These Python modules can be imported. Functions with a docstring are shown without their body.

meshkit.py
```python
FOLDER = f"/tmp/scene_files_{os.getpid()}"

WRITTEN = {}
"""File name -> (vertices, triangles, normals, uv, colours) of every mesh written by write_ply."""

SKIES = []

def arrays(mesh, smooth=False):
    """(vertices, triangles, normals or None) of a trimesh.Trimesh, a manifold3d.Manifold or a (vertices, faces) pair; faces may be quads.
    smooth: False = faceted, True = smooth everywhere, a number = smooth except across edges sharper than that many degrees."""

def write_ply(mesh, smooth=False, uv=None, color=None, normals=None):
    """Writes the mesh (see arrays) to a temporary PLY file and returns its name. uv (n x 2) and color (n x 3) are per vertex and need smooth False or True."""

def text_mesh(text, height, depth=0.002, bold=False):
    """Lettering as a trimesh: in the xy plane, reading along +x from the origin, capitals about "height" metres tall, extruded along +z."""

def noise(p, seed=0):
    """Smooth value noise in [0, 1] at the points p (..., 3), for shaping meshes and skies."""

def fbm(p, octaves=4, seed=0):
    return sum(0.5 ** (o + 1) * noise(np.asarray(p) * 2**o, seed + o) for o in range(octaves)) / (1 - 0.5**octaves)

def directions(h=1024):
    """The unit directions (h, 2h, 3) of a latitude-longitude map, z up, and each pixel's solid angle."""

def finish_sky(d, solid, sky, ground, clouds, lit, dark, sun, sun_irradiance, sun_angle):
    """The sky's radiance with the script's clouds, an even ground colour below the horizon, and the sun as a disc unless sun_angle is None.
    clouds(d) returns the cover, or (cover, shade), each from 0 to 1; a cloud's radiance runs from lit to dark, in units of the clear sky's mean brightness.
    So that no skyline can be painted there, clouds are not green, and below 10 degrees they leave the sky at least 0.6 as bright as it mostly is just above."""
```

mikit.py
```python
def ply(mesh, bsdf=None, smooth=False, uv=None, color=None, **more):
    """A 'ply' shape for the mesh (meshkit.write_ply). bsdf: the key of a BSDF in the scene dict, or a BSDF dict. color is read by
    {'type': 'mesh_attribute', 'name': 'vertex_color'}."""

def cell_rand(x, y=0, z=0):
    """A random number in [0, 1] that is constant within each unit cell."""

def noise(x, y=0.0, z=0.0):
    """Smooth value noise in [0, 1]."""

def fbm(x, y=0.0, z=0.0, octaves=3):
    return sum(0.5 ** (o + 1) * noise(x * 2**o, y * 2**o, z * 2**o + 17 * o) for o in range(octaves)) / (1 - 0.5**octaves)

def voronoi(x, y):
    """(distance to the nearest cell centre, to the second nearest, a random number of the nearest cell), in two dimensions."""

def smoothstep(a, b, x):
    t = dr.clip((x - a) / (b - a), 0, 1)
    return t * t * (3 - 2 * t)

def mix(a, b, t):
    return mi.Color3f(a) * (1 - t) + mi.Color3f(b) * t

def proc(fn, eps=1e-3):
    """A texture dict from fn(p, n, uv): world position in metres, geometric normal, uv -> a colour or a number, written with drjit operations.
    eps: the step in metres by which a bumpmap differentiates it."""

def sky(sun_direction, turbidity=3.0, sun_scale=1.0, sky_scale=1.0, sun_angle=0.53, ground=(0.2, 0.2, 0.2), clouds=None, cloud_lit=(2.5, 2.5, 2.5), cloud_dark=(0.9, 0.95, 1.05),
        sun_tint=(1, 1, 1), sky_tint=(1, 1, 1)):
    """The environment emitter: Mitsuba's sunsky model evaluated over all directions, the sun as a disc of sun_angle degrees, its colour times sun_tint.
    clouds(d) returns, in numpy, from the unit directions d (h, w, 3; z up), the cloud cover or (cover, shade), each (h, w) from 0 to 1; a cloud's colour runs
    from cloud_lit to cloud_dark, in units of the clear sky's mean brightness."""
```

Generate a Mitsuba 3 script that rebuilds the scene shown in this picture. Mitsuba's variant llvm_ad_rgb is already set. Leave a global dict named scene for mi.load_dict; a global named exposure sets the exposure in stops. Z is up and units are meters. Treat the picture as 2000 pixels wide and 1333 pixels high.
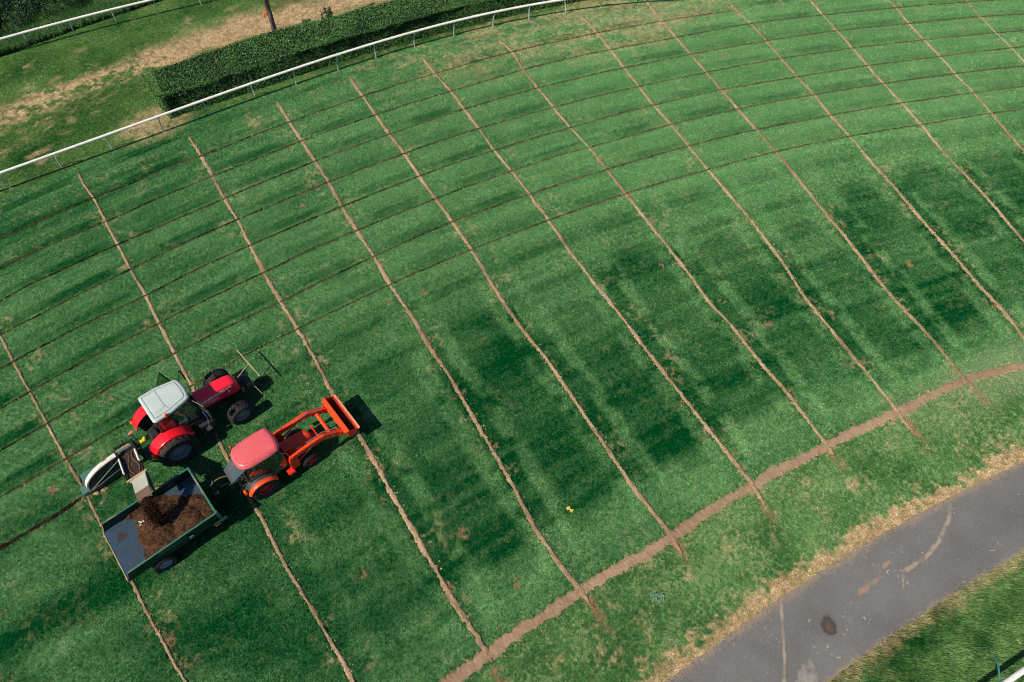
import math
import numpy as np, trimesh, drjit as dr, mitsuba as mi
import mikit, meshkit
from mikit import noise, fbm, voronoi, cell_rand, smoothstep, mix, proc
from shapely.geometry import Polygon
from scipy.spatial import cKDTree
from scipy.ndimage import gaussian_filter1d

T = mi.ScalarTransform4f
scene, labels = {}, {}

# ------------------------------------------------------------------ camera, sky, exposure
CAM_H, PITCH, F = 24.0, math.radians(55.5), 1333.0
scene['camera'] = {'type': 'perspective', 'fov': 2 * math.degrees(math.atan(1000 / F)), 'fov_axis': 'x', 'near_clip': 0.1, 'far_clip': 3000.0,
                   'to_world': T().look_at(origin=[0, 0, CAM_H], target=[0, math.cos(PITCH), CAM_H - math.sin(PITCH)], up=[0, 0, 1])}
SUN_AZ, SUN_EL = math.radians(220.0), math.radians(47.5)
scene['sky'] = mikit.sky([math.cos(SUN_AZ) * math.cos(SUN_EL), math.sin(SUN_AZ) * math.cos(SUN_EL), math.sin(SUN_EL)], turbidity=3, sky_scale=0.70, sun_scale=1.2)
exposure = 1.6

# ------------------------------------------------------------------ survey: photo pixel -> ground point, and the track's own coordinates
CP, SP = math.cos(PITCH), math.sin(PITCH)


def bp(px, py, z=0.0):
    x = (np.asarray(px, float) - 1000) / F
    y = -(np.asarray(py, float) - 666.5) / F
    t = (z - CAM_H) / (-SP + y * CP)
    return np.stack([x * t, (CP + y * SP) * t, np.zeros_like(t) + z], -1)


# s counts the radial trenches (0 at the left), a counts the rings from the white running rail inwards (1.88 m apart)
CS = [4.1834, 2.2502, -0.3157, 0.0509, 4.0936, -0.3635, 0.0076, 0.4847, -0.4144, 0.0122]
CA = [9.2188, -8.9402, -0.6251, 0.0992, 4.8669, -0.7473, 0.0037, -0.9081, -0.1658, 0.0625]


def sa(x, y):
    x, y = x / 20, (y - 20) / 20
    b = [x**i * y**j for i in range(4) for j in range(4 - i)]
    return sum(c * v for c, v in zip(CS, b)), sum(c * v for c, v in zip(CA, b))


def inv(s, a):
    s, a = np.broadcast_arrays(np.asarray(s, float), np.asarray(a, float))
    p = np.stack([(s - 4.2) * 4.6, 17 + (s - 4.2) * 2.2 - (a - 9) * 1.9], -1)
    for _ in range(60):
        e = 1e-4
        s0, a0 = sa(p[..., 0], p[..., 1])
        sx, ax = sa(p[..., 0] + e, p[..., 1])
        sy, ay = sa(p[..., 0], p[..., 1] + e)
        j11, j12, j21, j22 = (sx - s0) / e, (sy - s0) / e, (ax - a0) / e, (ay - a0) / e
        det = j11 * j22 - j12 * j21
        det = np.where(np.abs(det) < 1e-5, 1e-5, det)
        rs, ra = s - s0, a - a0
        step = np.stack([(j22 * rs - j12 * ra) / det, (-j21 * rs + j11 * ra) / det], -1)
        p = p + np.clip(step, -2, 2) * 0.8
    return p


rng = np.random.default_rng(7)

# ------------------------------------------------------------------ materials
def rgb(*c):
    return {'type': 'rgb', 'value': [float(x) for x in c]}


def two(b):
    return {'type': 'twosided', 'bsdf': b}


def mat(name, color, rough=0.5, metallic=0.0, coat=0.0, spec=0.5):
    scene[name] = two({'type': 'principled', 'base_color': color if isinstance(color, dict) else rgb(*color), 'roughness': rough, 'metallic': metallic, 'clearcoat': coat,
                       'clearcoat_gloss': 0.9, 'specular': spec})


def dirty(c, dirt=(0.16, 0.11, 0.07), amount=0.35, scale=6.0, vary=0.15):
    def fn(p, n, uv):
        k = fbm(p.x * scale, p.y * scale, p.z * scale, 3)
        g = noise(p.x * scale * 7, p.y * scale * 7, p.z * scale * 7)
        m = smoothstep(0.5, 0.85, k) * amount + smoothstep(0.72, 0.95, g) * amount * 0.5
        return mix(mi.Color3f(*c) * (1 - vary + 2 * vary * fbm(p.x * 2.3, p.y * 2.3, p.z * 2.3 + 9, 2)), dirt, m)
    return proc(fn)


mat('m_crimson', dirty((0.90, 0.016, 0.050), amount=0.03), 0.28, 0, 0.7)
mat('m_fender', dirty((0.78, 0.008, 0.022), amount=0.06), 0.3, 0, 0.6)
mat('m_orange', dirty((0.80, 0.075, 0.014), amount=0.10), 0.4, 0, 0.3)
mat('m_orange_red', dirty((0.66, 0.024, 0.010), amount=0.10), 0.38, 0, 0.4)
mat('m_arm', dirty((0.76, 0.050, 0.012), amount=0.10), 0.4, 0, 0.3)
mat('m_bucket_inside', dirty((0.36, 0.016, 0.008), dirt=(0.05, 0.03, 0.02), amount=0.9, scale=3.5), 0.5)
mat('m_worn_lip', dirty((0.60, 0.20, 0.11), amount=0.5, scale=9), 0.5)
mat('m_pink_roof', dirty((0.64, 0.115, 0.145), dirt=(0.5, 0.25, 0.25), amount=0.12, scale=3, vary=0.05), 0.4, 0, 0.3)
mat('m_red_roof_edge', dirty((0.58, 0.02, 0.04), amount=0.05), 0.3, 0, 0.5)
mat('m_white_roof', dirty((0.43, 0.54, 0.58), dirt=(0.36, 0.43, 0.45), amount=0.3, scale=3, vary=0.04), 0.4, 0, 0.2)
mat('m_black', dirty((0.016, 0.018, 0.02), amount=0.12), 0.45)
mat('m_dark_steel', dirty((0.035, 0.045, 0.05), amount=0.3), 0.45, 0.2)
mat('m_seal', (0.012, 0.014, 0.018), 0.6)
mat('m_tyre', dirty((0.014, 0.016, 0.020), dirt=(0.075, 0.07, 0.06), amount=0.4, scale=9), 0.8)
mat('m_rim_grey', dirty((0.20, 0.26, 0.34), amount=0.2, scale=8), 0.45, 0.1)
mat('m_rim_red', dirty((0.42, 0.012, 0.02), amount=0.2, scale=8), 0.4)
mat('m_ledge', dirty((0.032, 0.040, 0.048), amount=0.2), 0.55)
mat('m_silver', (0.62, 0.64, 0.66), 0.25, 0.9)
mat('m_grey_stripe', (0.50, 0.55, 0.62), 0.4)
mat('m_white_letter', (0.75, 0.72, 0.70), 0.5)
mat('m_amber', (0.75, 0.10, 0.01), 0.2, 0, 0.6)
mat('m_green', dirty((0.004, 0.030, 0.020), dirt=(0.03, 0.028, 0.02), amount=0.25), 0.5, 0, 0, 0.25)
mat('m_green_rim', dirty((0.022, 0.15, 0.105), dirt=(0.26, 0.22, 0.16), amount=0.7, scale=2.2), 0.5)
def bed_fn(p, n, uv):
    k = fbm(p.x * 2.6, p.y * 2.6, p.z, 3)
    g = noise(p.x * 18, p.y * 18)
    c = mix((0.040, 0.086, 0.150), (0.060, 0.102, 0.152), g)
    c = mix(c, (0.085, 0.06, 0.05), smoothstep(0.52, 0.8, k) * 0.5)
    d = dr.sqrt(dr.square(p.x + 13.42) + dr.square(p.y - 7.74)) + 0.10 * (g - 0.5) + 0.1 * (k - 0.5)
    return mix(c, (0.065, 0.045, 0.04), smoothstep(0.19, 0.10, d) * 0.85)


mat('m_bed', proc(bed_fn), 0.3, 0.35)
mat('m_teal', dirty((0.05, 0.16, 0.15), dirt=(0.13, 0.13, 0.11), amount=0.6, scale=5), 0.5)
mat('m_guard', dirty((0.022, 0.030, 0.026), dirt=(0.05, 0.045, 0.035), amount=0.4, scale=4), 0.55)
mat('m_guard_rim', dirty((0.62, 0.62, 0.60), dirt=(0.30, 0.27, 0.22), amount=0.4, scale=6), 0.5)
mat('m_chute', dirty((0.40, 0.43, 0.38), dirt=(0.10, 0.30, 0.22), amount=0.35, scale=3), 0.5)
mat('m_rust', dirty((0.20, 0.13, 0.10), dirt=(0.10, 0.06, 0.045), amount=0.5, scale=6), 0.6)
mat('m_belt', dirty((0.028, 0.018, 0.017), dirt=(0.07, 0.042, 0.03), amount=0.5, scale=6), 0.85)
mat('m_tan_bar', dirty((0.40, 0.31, 0.20), amount=0.4), 0.6)
mat('m_yellow', (0.70, 0.55, 0.02), 0.4)
mat('m_hose', (0.24, 0.13, 0.05), 0.6)
mat('m_white_pipe', dirty((0.80, 0.82, 0.84), dirt=(0.55, 0.56, 0.54), amount=0.25, scale=1.5), 0.35)
mat('m_post', dirty((0.40, 0.50, 0.50), dirt=(0.10, 0.16, 0.13), amount=0.4), 0.5)
mat('m_teal_post', (0.09, 0.42, 0.38), 0.5)
mat('m_orange_bit', (0.55, 0.17, 0.05), 0.6)
mat('m_yellow_leaf', (0.50, 0.43, 0.09), 0.7)
mat('m_fabric', (0.03, 0.05, 0.055), 0.8)
scene['m_glass'] = {'type': 'thindielectric', 'int_ior': 1.5, 'specular_transmittance': rgb(0.55, 0.66, 0.64)}
scene['m_glass_tint'] = {'type': 'thindielectric', 'int_ior': 1.52, 'specular_transmittance': rgb(0.22, 0.34, 0.30), 'specular_reflectance': rgb(1, 1, 1)}
scene['m_glass_dusty'] = {'type': 'blendbsdf', 'weight': 0.2, 'a': {'type': 'thindielectric', 'int_ior': 1.6, 'specular_transmittance': rgb(0.45, 0.55, 0.62)}, 'b': two({'type': 'diffuse', 'reflectance': rgb(0.25, 0.33, 0.38)})}


def wood_fn(p, n, uv):
    k = fbm(p.x * 14, p.y * 14, p.z * 1.6, 3)
    return mix((0.045, 0.036, 0.036), (0.19, 0.165, 0.16), smoothstep(0.3, 0.75, k))


scene['m_pole'] = two({'type': 'diffuse', 'reflectance': proc(wood_fn)})


def soil_fn(light, dark, moist=0.0):
    def fn(p, n, uv):
        k = fbm(p.x * 5, p.y * 5, p.z * 5, 3)
        g = noise(p.x * 31, p.y * 31, p.z * 31)
        b = fbm(p.x * 0.5 + 7, p.y * 0.5, 0, 2)
        m = dr.clip(0.15 + 0.9 * (b - 0.35) + 0.9 * (k - 0.5) + 0.55 * (g - 0.5) - moist, 0, 1)
        return mix(dark, light, m)
    return fn


scene['m_trench'] = two({'type': 'diffuse', 'reflectance': proc(soil_fn((0.44, 0.335, 0.232), (0.19, 0.136, 0.092), -0.22))})
scene['m_strip'] = two({'type': 'diffuse', 'reflectance': proc(soil_fn((0.37, 0.275, 0.200), (0.23, 0.163, 0.118), -0.28))})


def slit_fn(p, n, uv):
    k = fbm(p.x * 6, p.y * 6, 0, 3)
    b = fbm(p.x * 0.55 + 31, p.y * 0.55, 0, 2)
    edge = dr.abs(uv.y - 0.5) * 2
    s_, a_ = sa(p.x, p.y)
    c = mix((0.013, 0.0085, 0.006), (0.095, 0.062, 0.041), smoothstep(0.25, 0.80, k * 0.6 + b * 0.5 + 0.30 * smoothstep(0, 8, s_) - 0.14 + 0.12 * smoothstep(4, 1, a_)))
    return mix(c, (0.13, 0.082, 0.052), smoothstep(0.55, 1.0, edge) * smoothstep(0.40, 0.65, b))


scene['m_slit'] = two({'type': 'diffuse', 'reflectance': proc(slit_fn)})


def heap_fn(p, n, uv):
    k = fbm(p.x * 4, p.y * 4, p.z * 4, 3)
    g = noise(p.x * 26, p.y * 26, p.z * 26)
    return mix((0.036, 0.0215, 0.0145), (0.140, 0.080, 0.050), dr.clip(1.5 * (k - 0.28) + 0.9 * (g - 0.5), 0, 1))


scene['m_heap'] = two({'type': 'diffuse', 'reflectance': proc(heap_fn)})
scene['m_clod'] = two({'type': 'diffuse', 'reflectance': proc(soil_fn((0.085, 0.050, 0.032), (0.026, 0.0155, 0.0105), 0.0))})
scene['m_tan_clod'] = two({'type': 'diffuse', 'reflectance': proc(soil_fn((0.50, 0.36, 0.25), (0.28, 0.19, 0.13), -0.3))})

# ---- the turf: what grows where, in the track's coordinates
STRAW, STRAW2 = (0.68, 0.545, 0.355), (0.42, 0.32, 0.19)
TAN = (0.36, 0.23, 0.145)


def turf_fn(p, n, uv):
    x, y = p.x, p.y
    near = smoothstep(62, 48, dr.sqrt(x * x + (y - 22) * (y - 22)))
    s, a = sa(x, y)
    s, a = dr.clip(s, -3, 15), dr.clip(a, -16, 24)
    big = fbm(x * 0.22 + 3, y * 0.22, 0, 2)
    med = fbm(x * 0.9, y * 0.9, 5, 3)
    fine = noise(x * 5.5, y * 5.5)
    vfine = noise(x * 17, y * 17)
    lane = dr.floor(s)
    u = s - lane
    ring = dr.floor(a)
    v = a - ring
    rc = cell_rand(lane, ring, 3)
    rl = cell_rand(lane, 5, 1)
    wob = (med - 0.5) * 0.22
    # light index of the mown track
    streak = smoothstep(0.60, 0.72, v + wob * 0.5) * smoothstep(0.97, 0.9, v + wob * 0.3) * smoothstep(0.2, 0.42, u + wob) * smoothstep(0.93, 0.8, u + wob)
    ripple = dr.sin(6.2832 * (s * 21 + 1.1 * dr.sin(a * 5.5) + 1.6 * noise(x * 0.8, y * 0.8, 2))) * smoothstep(0.1, 0.25, v) * smoothstep(0.75, 0.5, v)
    thinstripe = 0.6 * noise(s * 0.7 + 3, a * 6.5) + 0.4 * noise(s * 1.9 + 7, a * 15.0)
    outer = 0.57 + 0.20 * smoothstep(3.0, 9.0, s) + 0.16 * (big - 0.5) - (0.05 + 0.20 * rc) * streak - 0.13 * smoothstep(0.50, 0.72, v + wob * 0.6) * smoothstep(1.0, 0.90, v) + 0.07 * ripple + 0.34 * (thinstripe - 0.5) - 0.20 * smoothstep(4.0, 0.5, s) - 0.13 * smoothstep(3.5, 0.6, a) * smoothstep(7.0, 3.0, s)
    track = smoothstep(0.11, 0.17, u + wob * 0.25) * smoothstep(0.34, 0.24, u + wob * 0.25) + 0.9 * smoothstep(0.74, 0.82, u + wob * 0.25) * smoothstep(0.99, 0.90, u + wob * 0.25)
    band = 0.65 * noise(a * 0.8 + rl * 40, lane * 7.3, s * 0.4) + 0.35 * noise(a * 2.6 + rl * 17, lane * 3.1, s * 0.8)
    inner = 0.03 + 0.40 * track * smoothstep(0.2, 0.6, fbm(x * 1.7, y * 1.7, 3, 2)) * smoothstep(15.6, 14.8, a) + 0.62 * (band - 0.40) * smoothstep(0.2, 0.4, u) * smoothstep(0.9, 0.75, u) + 0.25 * (big - 0.5)
    inner = inner + 0.10 * smoothstep(6, 11, s) + 0.40 * smoothstep(14.2, 15.0, a + wob * 2) * smoothstep(16.2, 15.4, a) + 0.38 * (thinstripe - 0.5)
    zone = 0.30 * smoothstep(8.2, 8.6, a) + 0.70 * smoothstep(9.7, 10.5, a + wob * 1.5 + 1.3 * (rl - 0.5) - 0.25 * dr.cos(u * 6.283))
    L = outer + (inner - outer) * zone
    verge = smoothstep(15.4, 15.9, a)
    L = L + (0.50 + 0.75 * (fbm(x * 0.75 + 9, y * 0.75, 1, 3) - 0.5) - L) * verge
    # left lanes: looser diagonal swaths
    lft = smoothstep(2.6, 0.2, s) * smoothstep(8.0, 9.5, a)
    L = L + (0.16 + 0.9 * (fbm((x * 0.5 - y * 0.87) * 0.9 + 4, (x * 0.87 + y * 0.5) * 0.28, 2, 3) - 0.45) - L) * lft
    # beyond the running rail, and inside the path
    beyond = smoothstep(-0.55, -0.9, a)
    L = L + (0.23 + 0.6 * (fbm(s * 1.8, a * 0.9, 6, 3) - 0.5) - L) * beyond
    inside = smoothstep(18.4, 18.8, a)
    L = L + (0.33 + 1.0 * (fbm(x * 1.1, y * 1.1, 8, 3) - 0.5) - L) * inside
    L = L * near + 0.35 * (1 - near)
    nine = noise(x * 9.3 + 4, y * 9.3)
    ufine = noise(x * 30 + 7, y * 30)
    grain = 0.16 * (fine - 0.5) + 0.30 * (nine - 0.5) + 0.50 * (vfine - 0.5) + 0.34 * (ufine - 0.5)
    L = dr.clip(L + 0.18 * (med - 0.5) + grain * (0.40 + 0.7 * dr.clip(L, 0, 1)), -0.1, 1.3)
    c = mix((0.0165, 0.104, 0.034), (0.170, 0.420, 0.172), L)
    pale = smoothstep(0.45, 0.75, 0.5 * nine + 0.3 * vfine + 0.2 * med + 0.25 * (med - 0.5))
    c = mix(c, (0.245, 0.40, 0.235), pale * (0.15 + 0.40 * verge * smoothstep(18.0, 17.3, a)) * smoothstep(0.2, 0.6, L))
    warm = dr.clip(beyond * 0.65 + inside * 0.15 + verge * 0.3, 0, 1)
    c = mix(c, mi.Color3f(c.x * 1.35 + 0.004, c.y * 0.92, c.z * 0.62), warm)
    worn = smoothstep(6.0, 9.0, s) * smoothstep(15.0, 15.5, a) * smoothstep(16.6, 16.0, a)
    c = mix(c, (0.27, 0.40, 0.235), worn * 0.55 * near)
    # dried grass
    yel = smoothstep(0.52, 0.80, fbm(x * 1.5 + 40, y * 1.5, 3, 3)) * smoothstep(0.35, 0.75, 0.5 * nine + 0.5 * fine)
    side = dr.maximum(smoothstep(0.30, 0.08, u), smoothstep(0.80, 0.96, u))
    dry = yel * (0.10 + 0.34 * side * smoothstep(-0.3, 1, a) + 0.30 * verge) * smoothstep(17.9, 17.0, a)
    m2 = fbm(x * 0.8 + 60, y * 0.8, 4, 3)
    m3 = fbm(x * 3.1, y * 3.1, 9, 2)
    sk = fbm(s * 2.6 + 11, a * 2.1, 3, 3)
    sk2 = fbm(s * 9.0 + 3, a * 5.0, 6, 2)
    railside = smoothstep(1.9, 0.3, a + (m2 - 0.5) * 1.6 - 0.9 * smoothstep(4.5, 6.5, s) * smoothstep(9.0, 7.6, s)) * smoothstep(-1.4, -0.9, a)
    dry = dry + 0.45 * railside * smoothstep(0.44, 0.80, sk * 0.5 + sk2 * 0.4 + 0.30 * smoothstep(3.0, 6.0, s) * smoothstep(10.0, 8.0, s) - 0.10 + 0.25 * (fine - 0.5))
    tan_a = -4.5 + 0.9 * (m2 - 0.5) + 0.35 * smoothstep(3, 5, s)
    wide = 0.95 + 0.35 * smoothstep(1.5, 3.0, s)
    tan = smoothstep(wide, wide * 0.15, dr.abs(a - tan_a)) * smoothstep(0.34, 0.62, sk * 0.45 + sk2 * 0.35 + fine * 0.2 + 0.22 * smoothstep(1.2, 3.2, s))
    patch = smoothstep(0.60, 0.80, fbm(s * 3.2 + 13, a * 1.5 + 5, 2, 4)) * smoothstep(-0.9, -1.6, a) * smoothstep(0.3, 0.7, sk2) * 0.6
    d2 = smoothstep(-2.4, -3.4, a) * smoothstep(-3.9, -3.0, a) * smoothstep(0.45, 0.65, sk) * smoothstep(0.35, 0.65, sk2) * 0.5
    hedge_end = smoothstep(1.3, 0.5, dr.sqrt(dr.square((s - 1.75) * 2.5) + dr.square((a + 1.2) * 1.2))) * 0.65
    dry = dry + (dr.maximum(tan, patch) + d2) * beyond + hedge_end * smoothstep(0.3, 0.6, m3 + 0.15)
    pe = smoothstep(17.10, 17.34, a + (m2 - 0.5) * 0.45 + (m3 - 0.5) * 0.3 + 0.15 * (nine - 0.5)) * smoothstep(17.62, 17.5, a)
    dry = dry + pe * (0.92 + 0.4 * (m3 - 0.4))
    dry = dry + inside * (smoothstep(19.0, 18.75, a + (m3 - 0.5) * 0.3) * 0.5 + 0.22 * smoothstep(0.55, 0.8, m2) * smoothstep(0.4, 0.7, m3))
    # bare scuffs and the soil spilt along the trenches
    v1, v2, vr = voronoi(x * 0.55, y * 0.55)
    scuff = smoothstep(0.34, 0.16, v1 * 1.8 + 0.55 * (m3 - 0.5) + 0.3 * (fine - 0.5)) * smoothstep(0.93, 0.95, vr) * smoothstep(0.8, 2.2, a) * smoothstep(15.4, 14.9, a) * smoothstep(0.45, 0.65, fine * 0.5 + m3 * 0.6)
    du = dr.abs(u - dr.round(u))
    stub = smoothstep(0.075, 0.02, du + 0.05 * (m3 - 0.5) + 0.03 * (fine - 0.5)) * smoothstep(15.75, 15.95, a) * smoothstep(16.5, 16.1, a + (m3 - 0.5) * 0.7) * smoothstep(0.5, 1.6, s) * smoothstep(0.3, 0.55, fine * 0.5 + m3 * 0.6)
    scuff = dr.maximum(scuff, stub * 0.9)
    dry = dr.clip(dry, 0, 1) * near
    c = mix(c, mix(STRAW2, STRAW, dr.clip(0.5 + 1.2 * (fine - 0.5) + 0.9 * (vfine - 0.5), 0, 1)), dry * 0.92)
    c = mix(c, TAN, dr.clip(scuff, 0, 1) * 0.85 * near)
    return c


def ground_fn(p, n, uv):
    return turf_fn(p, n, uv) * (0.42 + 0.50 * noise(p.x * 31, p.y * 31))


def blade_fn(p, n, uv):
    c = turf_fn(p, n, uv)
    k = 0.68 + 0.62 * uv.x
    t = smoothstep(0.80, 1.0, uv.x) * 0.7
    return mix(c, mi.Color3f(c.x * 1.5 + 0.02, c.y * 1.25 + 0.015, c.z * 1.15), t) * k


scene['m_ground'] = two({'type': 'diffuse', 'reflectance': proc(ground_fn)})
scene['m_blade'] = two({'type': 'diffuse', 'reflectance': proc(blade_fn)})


def seg(x, y, ax, ay, bx, by):
    dx, dy = bx - ax, by - ay
    t = dr.clip(((x - ax) * dx + (y - ay) * dy) / (dx * dx + dy * dy), 0, 1)
    return dr.sqrt(dr.square(x - ax - t * dx) + dr.square(y - ay - t * dy)), t


def path_fn(p, n, uv):
    x, y = p.x, p.y
    k = fbm(x * 0.8, y * 0.8, 3, 3)
    g = noise(x * 28, y * 28)
    g2 = noise(x * 70, y * 70)
    c = mix((0.114, 0.121, 0.133), (0.180, 0.190, 0.206), dr.clip(k + 0.45 * (g - 0.5) + 0.35 * (g2 - 0.5), 0, 1))
    grit = smoothstep(0.88, 0.96, noise(x * 13 + 5, y * 13)) * smoothstep(0.45, 0.7, fbm(x * 1.3, y * 1.3, 7, 2))
    c = mix(c, (0.42, 0.40, 0.37), grit * 0.7)
    nz = (fbm(x * 6, y * 6, 1, 3) - 0.5)
    # dusty sand lines left by wheels
    dust = mi.Float(0)
    for pts, w in (([(9.12, 6.05), (9.0, 5.2), (8.9, 4.6), (8.8, 4.0), (8.60, 3.2), (8.4, 2.4)], 0.05), ([(16.05, 9.2), (15.75, 8.6), (15.2, 7.9), (14.5, 7.3), (13.68, 6.85)], 0.07), ([(13.5, 6.75), (13.35, 6.2)], 0.035)):
        for (ax, ay), (bx, by) in zip(pts[:-1], pts[1:]):
            d, t = seg(x, y, ax, ay, bx, by)
            dust = dr.maximum(dust, smoothstep(w * 1.5, w * 0.3, d + nz * 0.09))
    c = mix(c, (0.36, 0.33, 0.26), dust * (0.22 + 0.5 * smoothstep(0.35, 0.6, fbm(x * 3, y * 3, 4, 2))))
    for cx, cy, rx, ry, ang, col, st in ((12.05, 6.22, 0.24, 0.12, 0.5, (0.40, 0.25, 0.17), 0.9), (12.5, 6.5, 0.3, 0.08, 0.5, (0.40, 0.26, 0.18), 0.6), (12.95, 6.98, 0.28, 0.07, 0.6, (0.42, 0.29, 0.19), 0.8),
                                         (12.55, 7.05, 0.1, 0.1, 0, (0.43, 0.30, 0.19), 0.8), (9.35, 3.3, 0.55, 0.28, 1.0, (0.46, 0.45, 0.45), 0.6), (8.62, 5.2, 0.08, 0.12, 0, (0.28, 0.21, 0.14), 0.6), (9.9, 5.2, 0.11, 0.05, 0.6, (0.45, 0.40, 0.32), 0.7)):
        ca_, sa_ = math.cos(ang), math.sin(ang)
        ex, ey = (x - cx) * ca_ + (y - cy) * sa_, -(x - cx) * sa_ + (y - cy) * ca_
        r = dr.sqrt(dr.square(ex / rx) + dr.square(ey / ry)) + nz * 1.8
        c = mix(c, col, smoothstep(1.25, 0.3, r) * st * 0.6)
    # wet patch with its brown middle
    r = dr.sqrt(dr.square((x - 10.5) / 0.27) + dr.square((y - 5.05) / 0.34)) + nz * 0.8
    c = mix(c, (0.055, 0.050, 0.048), smoothstep(1.15, 0.75, r) * 0.85)
    c = mix(c, (0.12, 0.095, 0.078), smoothstep(0.8, 0.0, r) * 0.8)
    s, a = sa(x, y)
    edge = dr.maximum(smoothstep(17.62, 17.47, a + nz * 0.12), smoothstep(18.66, 18.75, a + nz * 0.1))
    return mix(c, (0.30, 0.24, 0.18), edge * smoothstep(0.35, 0.6, g * 0.6 + k * 0.5) * 0.75)


scene['m_path'] = two({'type': 'diffuse', 'reflectance': proc(path_fn)})


def leaf_fn(dark, light):
    def fn(p, n, uv):
        k = fbm(p.x * 0.9, p.y * 0.9, p.z * 0.9, 2)
        return mix(dark, light, dr.clip(uv.x * 0.75 + 0.7 * (k - 0.45), 0, 1))
    return fn


scene['m_hedge'] = two({'type': 'principled', 'base_color': proc(leaf_fn((0.009, 0.046, 0.014), (0.115, 0.31, 0.075))), 'roughness': 0.42, 'specular': 0.45})
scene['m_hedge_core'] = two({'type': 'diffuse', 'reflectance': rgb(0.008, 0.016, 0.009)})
scene['m_shrub'] = two({'type': 'principled', 'base_color': proc(leaf_fn((0.006, 0.030, 0.013), (0.055, 0.15, 0.055))), 'roughness': 0.5, 'specular': 0.4})
scene['m_tall'] = two({'type': 'diffuse', 'reflectance': proc(leaf_fn((0.014, 0.06, 0.02), (0.10, 0.22, 0.075)))})
scene['m_weed'] = two({'type': 'principled', 'base_color': proc(leaf_fn((0.06, 0.17, 0.09), (0.20, 0.40, 0.24))), 'roughness': 0.5, 'specular': 0.4})

# ------------------------------------------------------------------ shape helpers
def cat(ms):
    ms = [m for m in ms if m is not None]
    return ms[0] if len(ms) == 1 else trimesh.util.concatenate(ms)


def hull(pts):
    return trimesh.convex.convex_hull(np.asarray(pts, float))


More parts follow.
